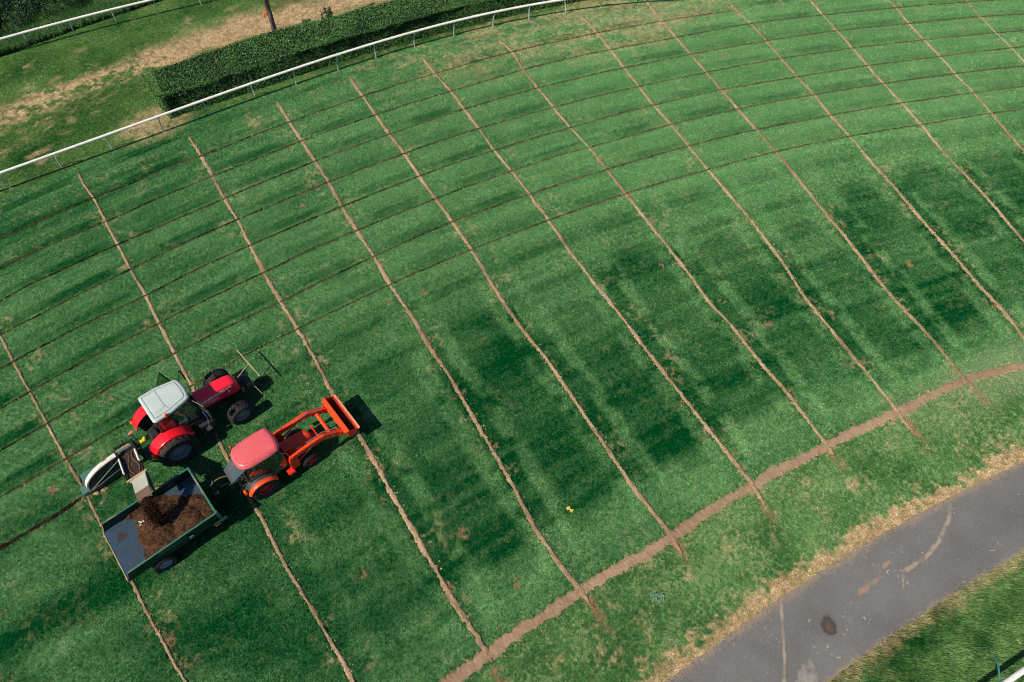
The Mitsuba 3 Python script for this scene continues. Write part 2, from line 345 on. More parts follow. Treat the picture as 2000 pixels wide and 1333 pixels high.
def box(x0, x1, y0, y1, z0, z1, c=0.012):
    c = min(c, 0.45 * min(x1 - x0, y1 - y0, z1 - z0))
    X, Y, Z = (x0, x1), (y0, y1), (z0, z1)
    pts = []
    for i in (0, 1):
        for j in (0, 1):
            for k in (0, 1):
                sx, sy, sz = 1 - 2 * i, 1 - 2 * j, 1 - 2 * k
                pts += [(X[i], Y[j] + sy * c, Z[k] + sz * c), (X[i] + sx * c, Y[j], Z[k] + sz * c), (X[i] + sx * c, Y[j] + sy * c, Z[k])]
    return hull(pts)


def beam(p, q, w, h, c=0.008, up=(0, 0, 1)):
    p, q = np.asarray(p, float), np.asarray(q, float)
    L = np.linalg.norm(q - p)
    x = (q - p) / L
    y = np.cross(up, x)
    if np.linalg.norm(y) < 1e-6:
        y = np.cross((1, 0, 0), x)
    y /= np.linalg.norm(y)
    z = np.cross(x, y)
    m = box(0, L, -w / 2, w / 2, -h / 2, h / 2, c)
    M = np.eye(4)
    M[:3, 0], M[:3, 1], M[:3, 2], M[:3, 3] = x, y, z, p
    m.apply_transform(M)
    return m


def tube(points, r, sides=10, caps=True):
    p = np.asarray(points, float)
    t = np.gradient(p, axis=0)
    t /= np.linalg.norm(t, axis=1, keepdims=True) + 1e-12
    ref = np.array([0.31, 0.17, 0.93])
    if abs(t[0] @ ref) > 0.95:
        ref = np.array([1.0, 0.1, 0])
    a = np.cross(t, ref)
    a /= np.linalg.norm(a, axis=1, keepdims=True)
    b = np.cross(t, a)
    ang = np.arange(sides) * 2 * np.pi / sides
    r = np.broadcast_to(r, (len(p),))
    v = p[:, None] + r[:, None, None] * (np.cos(ang)[None, :, None] * a[:, None] + np.sin(ang)[None, :, None] * b[:, None])
    i, j = np.meshgrid(np.arange(len(p) - 1), np.arange(sides), indexing='ij')
    q = np.stack([i * sides + j, (i + 1) * sides + j, (i + 1) * sides + (j + 1) % sides, i * sides + (j + 1) % sides], -1).reshape(-1, 4)
    f = np.vstack([q[:, [0, 1, 2]], q[:, [0, 2, 3]]])
    v = v.reshape(-1, 3)
    if caps:
        n = len(v)
        v = np.vstack([v, p[:1], p[-1:]])
        jj = np.arange(sides)
        k = (len(p) - 1) * sides
        f = np.vstack([f, np.stack([jj, (jj + 1) % sides, jj * 0 + n], 1), np.stack([k + (jj + 1) % sides, k + jj, jj * 0 + n + 1], 1)])
    return trimesh.Trimesh(v, f, process=False)


def bez(p0, p1, p2, n=8):
    t = np.linspace(0, 1, n)[:, None]
    return (1 - t) ** 2 * np.asarray(p0, float) + 2 * t * (1 - t) * np.asarray(p1, float) + t * t * np.asarray(p2, float)


def side_prism(poly, y0, y1):
    """polygon in (x, z), from y0 to y1"""
    m = trimesh.creation.extrude_polygon(Polygon(poly), y1 - y0, engine='earcut')
    v = m.vertices.copy()
    m.vertices = np.stack([v[:, 0], y0 + v[:, 2], v[:, 1]], -1)
    m.invert()
    return m


def top_prism(poly, z0, z1):
    m = trimesh.creation.extrude_polygon(Polygon(poly) if not isinstance(poly, Polygon) else poly, z1 - z0, engine='earcut')
    m.apply_translation([0, 0, z0])
    return m


def lathe_y(profile, n=40):
    """profile (r, y) turned about the y axis"""
    pr = np.asarray(profile, float)
    ang = np.arange(n) * 2 * np.pi / n
    v = np.stack([pr[None, :, 0] * np.cos(ang)[:, None], np.broadcast_to(pr[None, :, 1], (n, len(pr))), pr[None, :, 0] * np.sin(ang)[:, None]], -1).reshape(-1, 3)
    k = len(pr)
    i, j = np.meshgrid(np.arange(n), np.arange(k - 1), indexing='ij')
    q = np.stack([i * k + j, i * k + j + 1, ((i + 1) % n) * k + j + 1, ((i + 1) % n) * k + j], -1).reshape(-1, 4)
    return trimesh.Trimesh(v, np.vstack([q[:, [0, 1, 2]], q[:, [0, 2, 3]]]), process=False)


def quad(a, b, c, d, th=0.006):
    a, b, c, d = (np.asarray(x, float) for x in (a, b, c, d))
    n = np.cross(b - a, d - a)
    n = n / np.linalg.norm(n) * th / 2
    return hull([p + e * n for p in (a, b, c, d) for e in (-1, 1)])


def sheet(a, b, c, d):
    return trimesh.Trimesh(np.array([a, b, c, d], float), [[0, 1, 2], [0, 2, 3]], process=False)


def rounded_poly(pts, r):
    return Polygon(pts).buffer(-r).buffer(r, quad_segs=6)


def bez3(pts, n=24):
    from scipy.interpolate import CubicSpline
    p = np.asarray(pts, float)
    return CubicSpline(np.arange(len(p)), p)(np.linspace(0, len(p) - 1, n))


class Frame:
    def __init__(self, origin, heading):
        self.M = trimesh.transformations.rotation_matrix(heading, [0, 0, 1])
        self.M[:3, 3] = [origin[0], origin[1], 0]

    def __call__(self, m):
        m = m.copy()
        m.apply_transform(self.M)
        return m

    def pt(self, p):
        return (self.M @ np.r_[np.asarray(p, float), 1])[:3]


def key_of(base):
    if base not in scene and base not in labels:
        return base
    k = 1
    while f'{base}_{k:03d}' in scene or f'{base}_{k:03d}' in labels:
        k += 1
    return f'{base}_{k:03d}'


def put(name, mesh, bsdf, label=None, category=None, group=None, kind=None, smooth=30, **kw):
    k = key_of(name)
    scene[k] = mikit.ply(mesh, bsdf, smooth=smooth, **kw)
    d = {}
    if label:
        d['label'] = label
    if category:
        d['category'] = category
    if group:
        d['group'] = group
    if kind:
        d['kind'] = kind
    if d:
        labels[k] = d
    return k


def thing(name, label, category, group=None):
    k = key_of(name)
    labels[k] = {'label': label, 'category': category}
    if group:
        labels[k]['group'] = group
    return k


# ------------------------------------------------------------------ measured lines (photo pixels on the ground)
RADIALS = [
    [(-60, 525), (0, 652), (26, 707), (59, 766), (92.5, 828), (129, 897), (152, 935), (170, 964), (182, 995), (197, 1022), (224, 1075), (255, 1133), (266, 1150), (278, 1180), (296, 1215), (320, 1255), (340, 1295), (368, 1335), (392, 1385)],
    [(152, 335), (162, 358), (184, 387), (206, 434), (231, 478), (255, 527), (285, 578), (311, 632), (342, 691), (355, 718), (380, 765), (415, 835), (447, 900), (476, 955), (512, 1012), (528, 1045), (560, 1108), (590, 1158), (622, 1210), (645, 1252), (668, 1290), (692, 1338), (715, 1385)],
    [(367, 263), (394, 306), (416, 345), (439, 389), (464, 430), (489, 480), (516, 533), (549, 590), (581, 643), (610, 690), (640, 750), (672, 805), (702, 850), (725, 890), (745, 925), (785, 1000), (810, 1045), (845, 1100), (868, 1145), (903, 1200), (935, 1250), (955, 1280), (968, 1303)],
    [(541, 198), (566, 239), (590, 276), (616, 316), (642, 357), (669, 404), (700, 455), (735, 508), (765, 562), (795, 605), (826, 655), (850, 695), (880, 740), (905, 780), (930, 825), (960, 875), (990, 925), (1020, 985), (1045, 1030), (1078, 1080), (1105, 1120), (1137, 1157), (1158, 1192)],
    [(682, 150), (709, 189), (734, 225), (761, 263), (790, 301), (819, 345), (851, 389), (884, 434), (921, 489), (955, 545), (990, 600), (1025, 650), (1070, 705), (1110, 765), (1145, 815), (1185, 875), (1215, 920), (1250, 970), (1285, 1012), (1315, 1052), (1337, 1090)],
    [(823, 109), (850, 145), (881, 179), (907, 214), (935, 252), (966, 294), (1000, 335), (1034, 381), (1072, 431), (1110, 487), (1150, 540), (1190, 590), (1230, 640), (1270, 695), (1310, 745), (1350, 795), (1390, 848), (1425, 890), (1450, 922), (1474, 950), (1498, 998)],
    [(970, 78), (1001, 102), (1022, 137), (1051, 173), (1082, 211), (1112, 249), (1150, 287), (1184, 332), (1222, 379), (1262, 430), (1302, 480), (1345, 535), (1385, 590), (1427, 633), (1470, 690), (1500, 725), (1540, 770), (1580, 825), (1613, 868), (1634, 898)],
    [(1132, 28), (1166, 65), (1192, 98), (1220, 133), (1247, 170), (1277, 206), (1311, 244), (1345, 286), (1383, 332), (1425, 382), (1470, 435), (1500, 475), (1530, 515), (1575, 585), (1620, 640), (1665, 695), (1700, 738), (1750, 800), (1772, 832), (1790, 852)],
    [(1258, -5), (1275, 20), (1295, 43), (1320, 74), (1349, 107), (1379, 142), (1409, 176), (1442, 214), (1477, 254), (1516, 297), (1555, 345), (1600, 402), (1640, 450), (1680, 500), (1725, 560), (1775, 615), (1825, 668), (1862, 715), (1886, 744), (1914, 772)],
    [(1422, 0), (1439, 21), (1467, 47), (1497, 81), (1526, 115), (1557, 151), (1590, 186), (1622, 226), (1660, 267), (1700, 315), (1755, 376), (1800, 430), (1850, 485), (1910, 555), (1970, 620), (2000, 662), (2060, 735)],
    [(1560, -22), (1582, 0), (1607, 30), (1635, 61), (1665, 95), (1695, 129), (1726, 164), (1761, 202), (1799, 244), (1845, 300), (1910, 368), (1960, 425), (2000, 472), (2060, 545)],
    [(1715, -18), (1735, 0), (1750, 16), (1775, 47), (1805, 79), (1836, 111), (1866, 145), (1902, 182), (1936, 222), (2000, 296), (2050, 350)],
    [(1872, -20), (1889, 5), (1915, 34), (1942, 62), (1967, 86), (2000, 121), (2045, 170)],
]
RADIAL_W = [0.115, 0.15, 0.19, 0.19, 0.18, 0.175, 0.165, 0.165, 0.165, 0.165, 0.155, 0.14, 0.085]
RINGS = {
    1: [(-60, 495), (0, 464), (72, 435), (125, 410), (184, 387), (250, 362), (320, 331), (394, 306), (470, 275), (566, 239), (640, 213), (709, 189), (780, 165), (850, 145), (925, 122), (1001, 102), (1085, 83), (1166, 65), (1230, 53), (1295, 42), (1365, 31), (1439, 21)],
    2: [(-60, 556), (0, 526), (72, 491), (150, 457), (206, 434), (310, 388), (416, 345), (500, 311), (590, 276), (660, 250), (734, 225), (810, 200), (881, 179), (955, 157), (1022, 137), (1110, 115), (1192, 98), (1320, 74), (1467, 47), (1607, 30), (1750, 16), (1900, 4), (2060, -8)],
    3: [(-60, 620), (0, 590), (50, 560), (107, 535), (170, 505), (231, 478), (330, 435), (439, 389), (520, 354), (616, 316), (690, 288), (761, 263), (835, 237), (907, 214), (980, 192), (1051, 173), (1135, 152), (1220, 133), (1349, 107), (1497, 81), (1635, 61), (1775, 47), (1900, 35), (2060, 25)],
    4: [(-60, 690), (0, 655), (70, 620), (160, 573), (255, 527), (355, 478), (464, 430), (550, 394), (642, 357), (715, 328), (790, 301), (865, 274), (935, 252), (1025, 226), (1112, 202), (1180, 185), (1247, 170), (1379, 142), (1526, 115), (1665, 95), (1805, 79), (1900, 69), (2060, 57)],
    5: [(-60, 757), (0, 722), (26, 707), (105, 665), (190, 622), (285, 578), (380, 529), (489, 480), (580, 440), (669, 404), (745, 373), (819, 345), (895, 317), (966, 294), (1060, 265), (1150, 240), (1215, 221), (1277, 206), (1409, 176), (1557, 151), (1695, 129), (1836, 111), (1950, 97), (2060, 88)],
    6: [(-60, 832), (0, 799), (59, 766), (140, 720), (220, 678), (311, 632), (410, 583), (516, 533), (605, 490), (700, 450), (775, 419), (851, 389), (925, 361), (1000, 335), (1090, 305), (1184, 280), (1245, 262), (1311, 244), (1442, 214), (1590, 186), (1726, 164), (1866, 145), (1960, 134), (2060, 126)],
    7: [(-60, 915), (0, 882), (92, 828), (175, 780), (260, 733), (342, 691), (440, 642), (549, 590), (640, 545), (735, 500), (810, 465), (884, 434), (960, 406), (1034, 381), (1110, 355), (1184, 332), (1265, 308), (1345, 286), (1477, 254), (1622, 226), (1761, 202), (1902, 182), (2000, 170), (2060, 165)],
    8: [(-60, 1008), (0, 972), (60, 937), (129, 897), (200, 855), (262, 818), (330, 780), (379, 752), (480, 694), (530, 668), (581, 643), (660, 605), (740, 567), (830, 526), (921, 489), (1000, 457), (1072, 431), (1150, 403), (1222, 379), (1300, 355), (1383, 332), (1516, 297), (1660, 267), (1799, 244), (1936, 222), (2000, 214), (2060, 208)],
    9: [(-60, 1105), (0, 1072), (30, 1055), (75, 1028), (120, 1002), (145, 985), (172, 962)],
}
STRIP = [(800, 1385), (880, 1333), (918, 1305), (955, 1278), (1000, 1246), (1060, 1205), (1137, 1155), (1200, 1118), (1260, 1082), (1313, 1048), (1365, 1012), (1420, 978), (1472, 947), (1545, 907), (1613, 872), (1680, 838), (1753, 806), (1820, 774), (1886, 744), (1945, 728), (2000, 715), (2070, 698)]


def dense(px, step=0.05):
    w = bp(*np.array(px, float).T)[:, :2]
    d = np.r_[0, np.cumsum(np.hypot(*np.diff(w, axis=0).T))]
    from scipy.interpolate import PchipInterpolator
    t = np.arange(0, d[-1], step)
    return np.stack([PchipInterpolator(d, w[:, 0])(t), PchipInterpolator(d, w[:, 1])(t)], -1), t


def ribbon(px, width, seed, height=0.03, wobble=0.035, rag=0.3, profile='dome', fade=True, z0=0.004, notch=False, step=0.05):
    c, t = dense(px, step)
    q = lambda f, o: meshkit.noise(np.stack([t * f, t * 0 + seed * 13.7, t * 0 + o], -1)) - 0.5
    g = np.gradient(c, axis=0)
    g /= np.linalg.norm(g, axis=1, keepdims=True)
    nrm = np.stack([-g[:, 1], g[:, 0]], -1)
    c = gaussian_filter1d(c, 0.45 / step, axis=0, mode='nearest') + nrm * (q(0.9, 1) * wobble * 2 + q(3.5, 2) * wobble)[:, None]
    wl = width / 2 * (1 + rag * (2 * q(1.2, 3) + 1.8 * q(5, 4) + 2.0 * q(13, 7)))
    wr = width / 2 * (1 + rag * (2 * q(1.2, 5) + 1.8 * q(5, 6) + 2.0 * q(13, 8)))
    if fade:
        e = np.clip(np.minimum(t, t[-1] - t) / 0.35, 0.35, 1)
        wl, wr = wl * e, wr * e
    k = 9
    u = np.linspace(-1, 1, k)
    off = np.where(u[None] < 0, u[None] * wl[:, None], u[None] * wr[:, None])
    v = c[:, None] + nrm[:, None] * off[..., None]
    n1 = meshkit.fbm(np.stack([v[..., 0] * 9, v[..., 1] * 9, v[..., 0] * 0 + seed], -1), 3)
    if profile == 'dome':
        h = height * (1 - np.abs(u[None]) ** 3.5) * (0.25 + 1.5 * n1)
    elif profile == 'slit':
        h = height * np.interp(np.abs(u), [0, 0.35, 0.7, 1], [0.10, 0.25, 1.0, 0.1])[None] * (0.2 + 1.5 * n1)
    else:  # rolled by a tyre on its upper half
        tread = ((t[:, None] * 6.5 + np.abs(off / width) * 1.6) % 1) < 0.42
        h = height * np.clip(1 - np.abs(u[None]) ** 6, 0, 1) * (0.3 + 1.4 * n1) + 0.007 * tread * (np.abs(u[None] - 0.1) < 0.62)
    z = z0 + h
    if notch:
        dn, _ = NOTCH.query(v.reshape(-1, 2))
        z = z * np.clip((dn.reshape(z.shape) - 0.035) / 0.05, 0.02, 1)
    z[:, 0] = z[:, -1] = -0.004
    vv = np.concatenate([v, z[..., None]], -1).reshape(-1, 3)
    i, j = np.meshgrid(np.arange(len(t) - 1), np.arange(k - 1), indexing='ij')
    f = np.stack([i * k + j, (i + 1) * k + j, (i + 1) * k + j + 1, i * k + j + 1], -1).reshape(-1, 4)[:, ::-1]
    uv = np.stack([np.repeat(t, k), np.tile((u + 1) / 2, len(t))], -1)
    return (vv, f), c, np.maximum(wl, wr), uv


# ------------------------------------------------------------------ the setting
g = 700.0
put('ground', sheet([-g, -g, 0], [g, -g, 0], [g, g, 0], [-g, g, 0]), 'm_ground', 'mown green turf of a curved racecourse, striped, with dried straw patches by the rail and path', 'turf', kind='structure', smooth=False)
ss = np.arange(-1.2, 13.0, 0.02)
aa = np.linspace(17.46, 18.74, 8)
SS, AA = np.meshgrid(ss, aa, indexing='ij')
AA = AA.copy()
AA[:, 0] += 0.05 * (meshkit.fbm(np.stack([ss * 22, ss * 0, ss * 0], -1), 3) - 0.5)
AA[:, -1] += 0.05 * (meshkit.fbm(np.stack([ss * 22, ss * 0 + 5, ss * 0], -1), 3) - 0.5)
pxy = inv(SS, AA)
pz = np.full(SS.shape, 0.008)
i, j = np.meshgrid(np.arange(len(ss) - 1), np.arange(7), indexing='ij')
f = np.stack([i * 8 + j, i * 8 + j + 1, (i + 1) * 8 + j + 1, (i + 1) * 8 + j], -1).reshape(-1, 4)
pm = (np.concatenate([pxy, pz[..., None]], -1).reshape(-1, 3), f[:, ::-1])
put('path', pm, 'm_path', 'grey tarmac path with pale dust lines and a wet brown stain at the lower right', 'path', kind='structure', smooth=False)

ORD = ['first', 'second', 'third', 'fourth', 'fifth', 'sixth', 'seventh', 'eighth', 'ninth', 'tenth', 'eleventh', 'twelfth', 'thirteenth']
barren_pts, barren_w, ring_pts = [], [], []
for a, px in RINGS.items():
    m, c, ww, uv = ribbon(px, 0.085 if a != 9 else 0.15, 40 + a, 0.04, 0.010, 0.30, 'slit', z0=0.006)
    lab = f'thin dark slit cut along the track, {ORD[a - 1]} counted from the white running rail' if a < 9 else 'fresh dark slit ending right behind the trenching wheel'
    put('slit_trench', m, 'm_slit', lab, 'trench', 'thin slits along the track', 'structure', smooth=True, uv=uv)
    ring_pts.append(c), barren_pts.append(c), barren_w.append(ww * (0.9 if a == 9 else np.interp(sa(c[:, 0], c[:, 1])[0], [3, 9], [0.85, 0.35])))
NOTCH = cKDTree(np.vstack(ring_pts))
for i, (px, w) in enumerate(zip(RADIALS, RADIAL_W)):
    m, c, ww, uv = ribbon(px, w, i + 1, 0.045, 0.014, 0.34, notch=True)
    place = 'partly under the green trailer at the left' if i == 0 else 'running under the red tractor' if i == 1 else 'passing under the orange loader bucket' if i == 2 else 'faint and nearly grown over in the upper right corner' if i == 12 else f'{ORD[i]} counted from the left edge of the turf'
    put('sand_trench', m, 'm_trench', f'tan soil filled trench line across the track, {place}', 'trench', 'filled trenches across the track', 'structure', smooth=True)
    barren_pts.append(c), barren_w.append(ww if i < 12 else ww * 0.2)
m, c, ww, uv = ribbon(STRIP, 0.40, 77, 0.02, 0.035, 0.26, 'flat', fade=False, z0=0.010, step=0.025)
put('dirt_strip', m, 'm_strip', 'wide bare dirt strip with tyre tread marks where the trench lines end', 'dirt track', kind='structure', smooth=True)
barren_pts.append(c), barren_w.append(ww)
STRIP_TREE = cKDTree(c)
# loose crumbs beside the trenches
cl = []
for c, w in zip(barren_pts[len(RINGS):], barren_w[len(RINGS):]):
    k = rng.integers(0, len(c), len(c) // 2)
    cl.append(np.c_[c[k] + rng.normal(0, 1, (len(k), 2)) * (w[k] * 0.75 + 0.02)[:, None], rng.uniform(0.012, 0.04, len(k))])
cl = np.vstack(cl)
ico = trimesh.creation.icosahedron()
V = ico.vertices[None] * (cl[:, 2] * 1.0)[:, None, None] * rng.uniform(0.6, 1.3, (len(cl), 12, 1))
V[..., 2] *= 0.7
V = V + np.concatenate([cl[:, :2], np.full((len(cl), 1), 0.012)], -1)[:, None]
put('soil_crumbs', (V.reshape(-1, 3), (ico.faces[None] + 12 * np.arange(len(cl))[:, None, None]).reshape(-1, 3)), 'm_tan_clod', 'tan soil crumbs scattered beside the filled trenches', 'soil', kind='stuff', smooth=False)

# ------------------------------------------------------------------ hedge outline (track coordinates)
HS0, HS1, HA0, HA1, HH = 1.93, 8.6, -0.98, -2.60, 1.42


def hedge_a(s):
    return HA0 - 0.12 * np.exp(-((s - 2.0) / 0.35) ** 2), HA1 + 0.22 * np.clip((s - 3.3) / 0.7, 0, 1)


# ------------------------------------------------------------------ short grass blades
def blades(n, xy, hmin, hmax, wmin, wmax, lean, seed, comb=None, hs=1.0):
    r = np.random.default_rng(seed)
    n = len(xy)
    ang = r.uniform(0, 2 * np.pi, n)
    d = np.stack([np.cos(ang), np.sin(ang)], -1)
    l = r.uniform(0.1, 1, n)[:, None] * lean
    ta = r.uniform(0, 2 * np.pi, n)
    tilt = np.stack([np.cos(ta), np.sin(ta)], -1) * l
    if comb is not None:
        tilt = tilt * 0.6 + comb
    h = r.uniform(hmin, hmax, n) * hs
    w = r.uniform(wmin, wmax, n)
    b = np.c_[xy, np.full(n, -0.004)]
    e = np.c_[d * w[:, None] / 2, np.zeros(n)]
    tip = b + np.c_[tilt * h[:, None], h]
    v = np.stack([b - e, b + e, tip], 1).reshape(-1, 3)
    up = np.c_[-tilt * 0.55 + r.normal(0, 0.30, (n, 2)), np.ones(n)]
    up /= np.linalg.norm(up, axis=1, keepdims=True)
    uv = np.repeat(np.stack([r.uniform(0, 1, n), np.zeros(n)], -1), 3, 0)
    return v, np.arange(3 * n).reshape(-1, 3), np.repeat(up, 3, 0), uv


def raw_ply(v, f, nrm, uv, bsdf):
    return {'type': 'ply', 'filename': meshkit.write_ply((v, f), True, uv, None, normals=nrm), 'face_normals': False, 'bsdf': {'type': 'ref', 'id': bsdf}}


def in_view(xy, margin=60, z=0.0):
    d = xy[:, 1] * CP + CAM_H * SP
    up = xy[:, 1] * SP - CAM_H * CP
    px, py = 1000 + F * xy[:, 0] / d, 666.5 - F * up / d
    return (px > -margin) & (px < 2000 + margin) & (py > -margin) & (py < 1333 + margin)


Ncand = 2600000
xy = np.stack([rng.uniform(-36, 36, Ncand), rng.uniform(2.3, 46.5, Ncand)], -1)
dist2 = xy[:, 0] ** 2 + xy[:, 1] ** 2 + CAM_H**2
xy = xy[in_view(xy) & (rng.uniform(0, 1, Ncand) < np.clip((30.0**2 / dist2), 0.30, 1))]
S_, A_ = sa(xy[:, 0], xy[:, 1])
wob = 0.14 * (meshkit.fbm(np.c_[xy * 1.6, xy[:, :1] * 0], 3) - 0.5)
keep = ~((A_ > 17.47 + wob * 0.5) & (A_ < 18.735 + wob * 0.5)) & ~((A_ < HA0) & (A_ > HA1 + 0.1) & (S_ > HS0 + 0.03)) & (A_ > -8.2)
tree = cKDTree(np.vstack(barren_pts))
dd, ii = tree.query(xy, distance_upper_bound=0.6)
W = np.r_[np.concatenate(barren_w), 0.0]
keep &= ~(dd < W[np.minimum(ii, len(W) - 1)] * 0.70)
xy, A_ = xy[keep], A_[keep]
long_ = A_ > 18.7
far = np.sqrt(xy[:, 0] ** 2 + xy[:, 1] ** 2 + CAM_H**2)
pa = xy[~long_]
edge_ = np.where(dd[keep][~long_] < W[np.minimum(ii[keep][~long_], len(W) - 1)] + 0.10, 1.7, 1.0)
v, f, nn, uv = blades(0, pa, 0.028, 0.066, 0.020, 0.044, 1.2, 3, hs=edge_)
scene['grass'] = raw_ply(v, f, nn, uv, 'm_blade')
labels['grass'] = {'label': 'short mown grass covering the racecourse turf', 'category': 'grass', 'kind': 'stuff'}
pb = xy[long_]
pb = np.vstack([pb, pb + rng.normal(0, 0.03, pb.shape)])
tuft = meshkit.fbm(np.c_[pb * 1.3, pb[:, :1] * 0], 2)
v, f, nn, uv = blades(0, pb, 0.05, 0.16, 0.014, 0.032, 0.8, 4, comb=np.array([0.75, -0.45]))
scene['long_grass'] = raw_ply(v, f, nn, uv, 'm_blade')
labels['long_grass'] = {'label': 'longer combed grass inside the tarmac path at the lower right', 'category': 'grass', 'kind': 'stuff'}


# ------------------------------------------------------------------ leaves
def leaf_cloud(pos, nrm, size, seed, spread=0.7, asp=0.55, hang=0.0):
    r = np.random.default_rng(seed)
    n = len(pos)
    N = nrm + r.normal(0, spread, (n, 3))
    N /= np.linalg.norm(N, axis=1, keepdims=True)
    d = r.normal(0, 1, (n, 3))
    d[:, 2] += hang
    d -= N * (d * N).sum(1, keepdims=True)
    d /= np.linalg.norm(d, axis=1, keepdims=True)
    e = np.cross(N, d)
    L = (size * r.uniform(0.6, 1.3, n))[:, None]
    p0, p2 = pos - d * L / 2, pos + d * L / 2
    m = pos + N * L * 0.10
    p1, p3 = m + e * L * asp / 2, m - e * L * asp / 2
    v = np.stack([p0, p1, p2, p3], 1).reshape(-1, 3)
    q = 4 * np.arange(n)[:, None]
    f = np.vstack([q + [0, 1, 2], q + [0, 2, 3]])
    uv = np.repeat(np.stack([r.uniform(0, 1, n), np.zeros(n)], -1), 4, 0)
    return trimesh.Trimesh(v, f, process=False), uv


def hedge_build():
    k = thing('hedge', 'long clipped dark green box hedge behind the white running rail', 'hedge')
    r = np.random.default_rng(11)

    def lump(s, z):
        return 0.10 * (meshkit.fbm(np.stack([s * 2.4, z * 1.2, s * 0], -1), 3) - 0.5)

    n_top, n_front, n_end, n_back = 46000, 34000, 2600, 9000
    P, Nn = [], []
    s = r.uniform(HS0, HS1, n_top)
    t = r.uniform(0, 1, n_top)
    af, ab = hedge_a(s)
    s = np.maximum(s, HS0) - 0.10 * t * np.clip((HS0 + 0.3 - s) / 0.3, 0, 1)
    xy = inv(s, af + (ab - af) * t)
    z = HH + 0.16 * (meshkit.fbm(np.c_[xy * 0.9, s * 0], 3) - 0.5) - 0.06 * (np.abs(2 * t - 1) ** 8) - r.exponential(0.035, n_top)
    P.append(np.c_[xy, z])
    Nn.append(np.tile([0, 0, 1.0], (n_top, 1)))
    for nf, sgn in ((n_front, 1), (n_back, -1)):
        s = r.uniform(HS0, HS1, nf)
        z = r.uniform(0.02, HH, nf)
        af, ab = hedge_a(s)
        base = (af if sgn > 0 else ab) + sgn * (lump(s, z) - 0.04 * (z / HH) - r.exponential(0.02, nf))
        xy = inv(s, base)
        o = inv(s, base + 0.1 * sgn) - xy
        o /= np.linalg.norm(o, axis=1, keepdims=True)
        P.append(np.c_[xy, z])
        Nn.append(np.c_[o, np.full(nf, 0.15)])
    t, z = r.uniform(0, 1, n_end), r.uniform(0.02, HH, n_end)
    s = HS0 - 0.10 * t + r.exponential(0.006, n_end) - 0.01
    af, ab = hedge_a(s)
    xy = inv(s, af + (ab - af) * t)
    P.append(np.c_[xy, z])
    o = inv(s - 0.02, af) - inv(s, af)
    Nn.append(np.c_[o / np.linalg.norm(o, axis=1, keepdims=True), np.full(n_end, 0.2)])
    m, uv = leaf_cloud(np.vstack(P), np.vstack(Nn), 0.082, 12, 0.55)
    put(f'{k}__foliage', m, 'm_hedge', smooth=False, uv=uv)
    # twiggy inside
    ss = np.linspace(HS0 + 0.03, HS1 - 0.02, 150)
    af, ab = hedge_a(ss)
    rows = [inv(ss, af - 0.05), inv(ss, ab + 0.05)]
    V = np.concatenate([np.c_[rows[0], ss * 0], np.c_[rows[0], ss * 0 + HH - 0.10], np.c_[rows[1], ss * 0 + HH - 0.10], np.c_[rows[1], ss * 0]])
    n = len(ss)
    F_ = []
    for a in range(3):
        i = np.arange(n - 1)
        F_.append(np.stack([a * n + i, a * n + i + 1, (a + 1) * n + i + 1, (a + 1) * n + i], -1))
    F_ = np.vstack(F_ + [np.array([[0, n, 2 * n, 3 * n]]), np.array([[n - 1, 4 * n - 1, 3 * n - 1, 2 * n - 1]])])
    put(f'{k}__branches', (V, F_), 'm_hedge_core', smooth=False)


hedge_build()


def shrub(center, rx, ry, h, n, size, label, seed, bsdf='m_shrub', name='shrub', cate='shrub', asp=0.45, group=None, blade=False):
    k = thing(name, label, cate, group)
    r = np.random.default_rng(seed)
    nl = 26
    lob = np.c_[r.normal(0, 0.42, nl) * rx, r.normal(0, 0.42, nl) * ry, r.uniform(0.25, 0.85, nl) * h]
    lr = r.uniform(0.22, 0.42, nl) * min(rx, ry, h * 0.9)
    w = r.integers(0, nl, n)
    d = r.normal(0, 1, (n, 3))
    d /= np.linalg.norm(d, axis=1, keepdims=True)
    p = lob[w] + d * lr[w][:, None] * r.uniform(0.6, 1.08, n)[:, None]
    p[:, 2] = np.maximum(p[:, 2], 0.03)
    m, uv = leaf_cloud(p + np.array([center[0], center[1], 0]), d * 0.6 + [0, 0, 0.5], size, seed + 1, 0.5, asp, 1.5 if blade else 0)
    put(f'{k}__foliage', m, bsdf, smooth=False, uv=uv)
    st = []
    for q in range(7):
        e = lob[r.integers(0, nl)]
        st.append(tube(bez([center[0] + r.normal(0, 0.1), center[1] + r.normal(0, 0.1), 0], [center[0] + e[0] * 0.3, center[1] + e[1] * 0.3, e[2] * 0.6], [center[0] + e[0], center[1] + e[1], e[2]], 5), np.linspace(0.025, 0.008, 5), 5))
    put(f'{k}__stem', cat(st), 'm_pole')
    return k


for q, (px, py, rx, h, lab) in enumerate([
    (20, 35, 1.9, 1.9, 'dark leafy shrub in the far upper left corner beyond the far rail'), (-40, 70, 1.6, 1.5, 'dark low shrub at the left edge beyond the far rail'), (95, 5, 1.8, 1.8, 'dark shrub above the second post of the far rail'),
    (160, -30, 1.9, 1.9, 'green shrub behind the far rail at the top edge, left of its third post'), (245, -45, 1.7, 1.6, 'green shrub behind the right end of the far rail'), (50, -40, 2.1, 2.2, 'dark shrub farthest back in the upper left corner'), (330, -50, 1.6, 1.5, 'shrub at the top edge right of the far rail')]):
    c = bp(px, py, 0)
    shrub(c[:2], rx, rx, h, 9000, 0.15, lab, 100 + q, asp=0.32, blade=True, group='shrubs beyond the far rail')

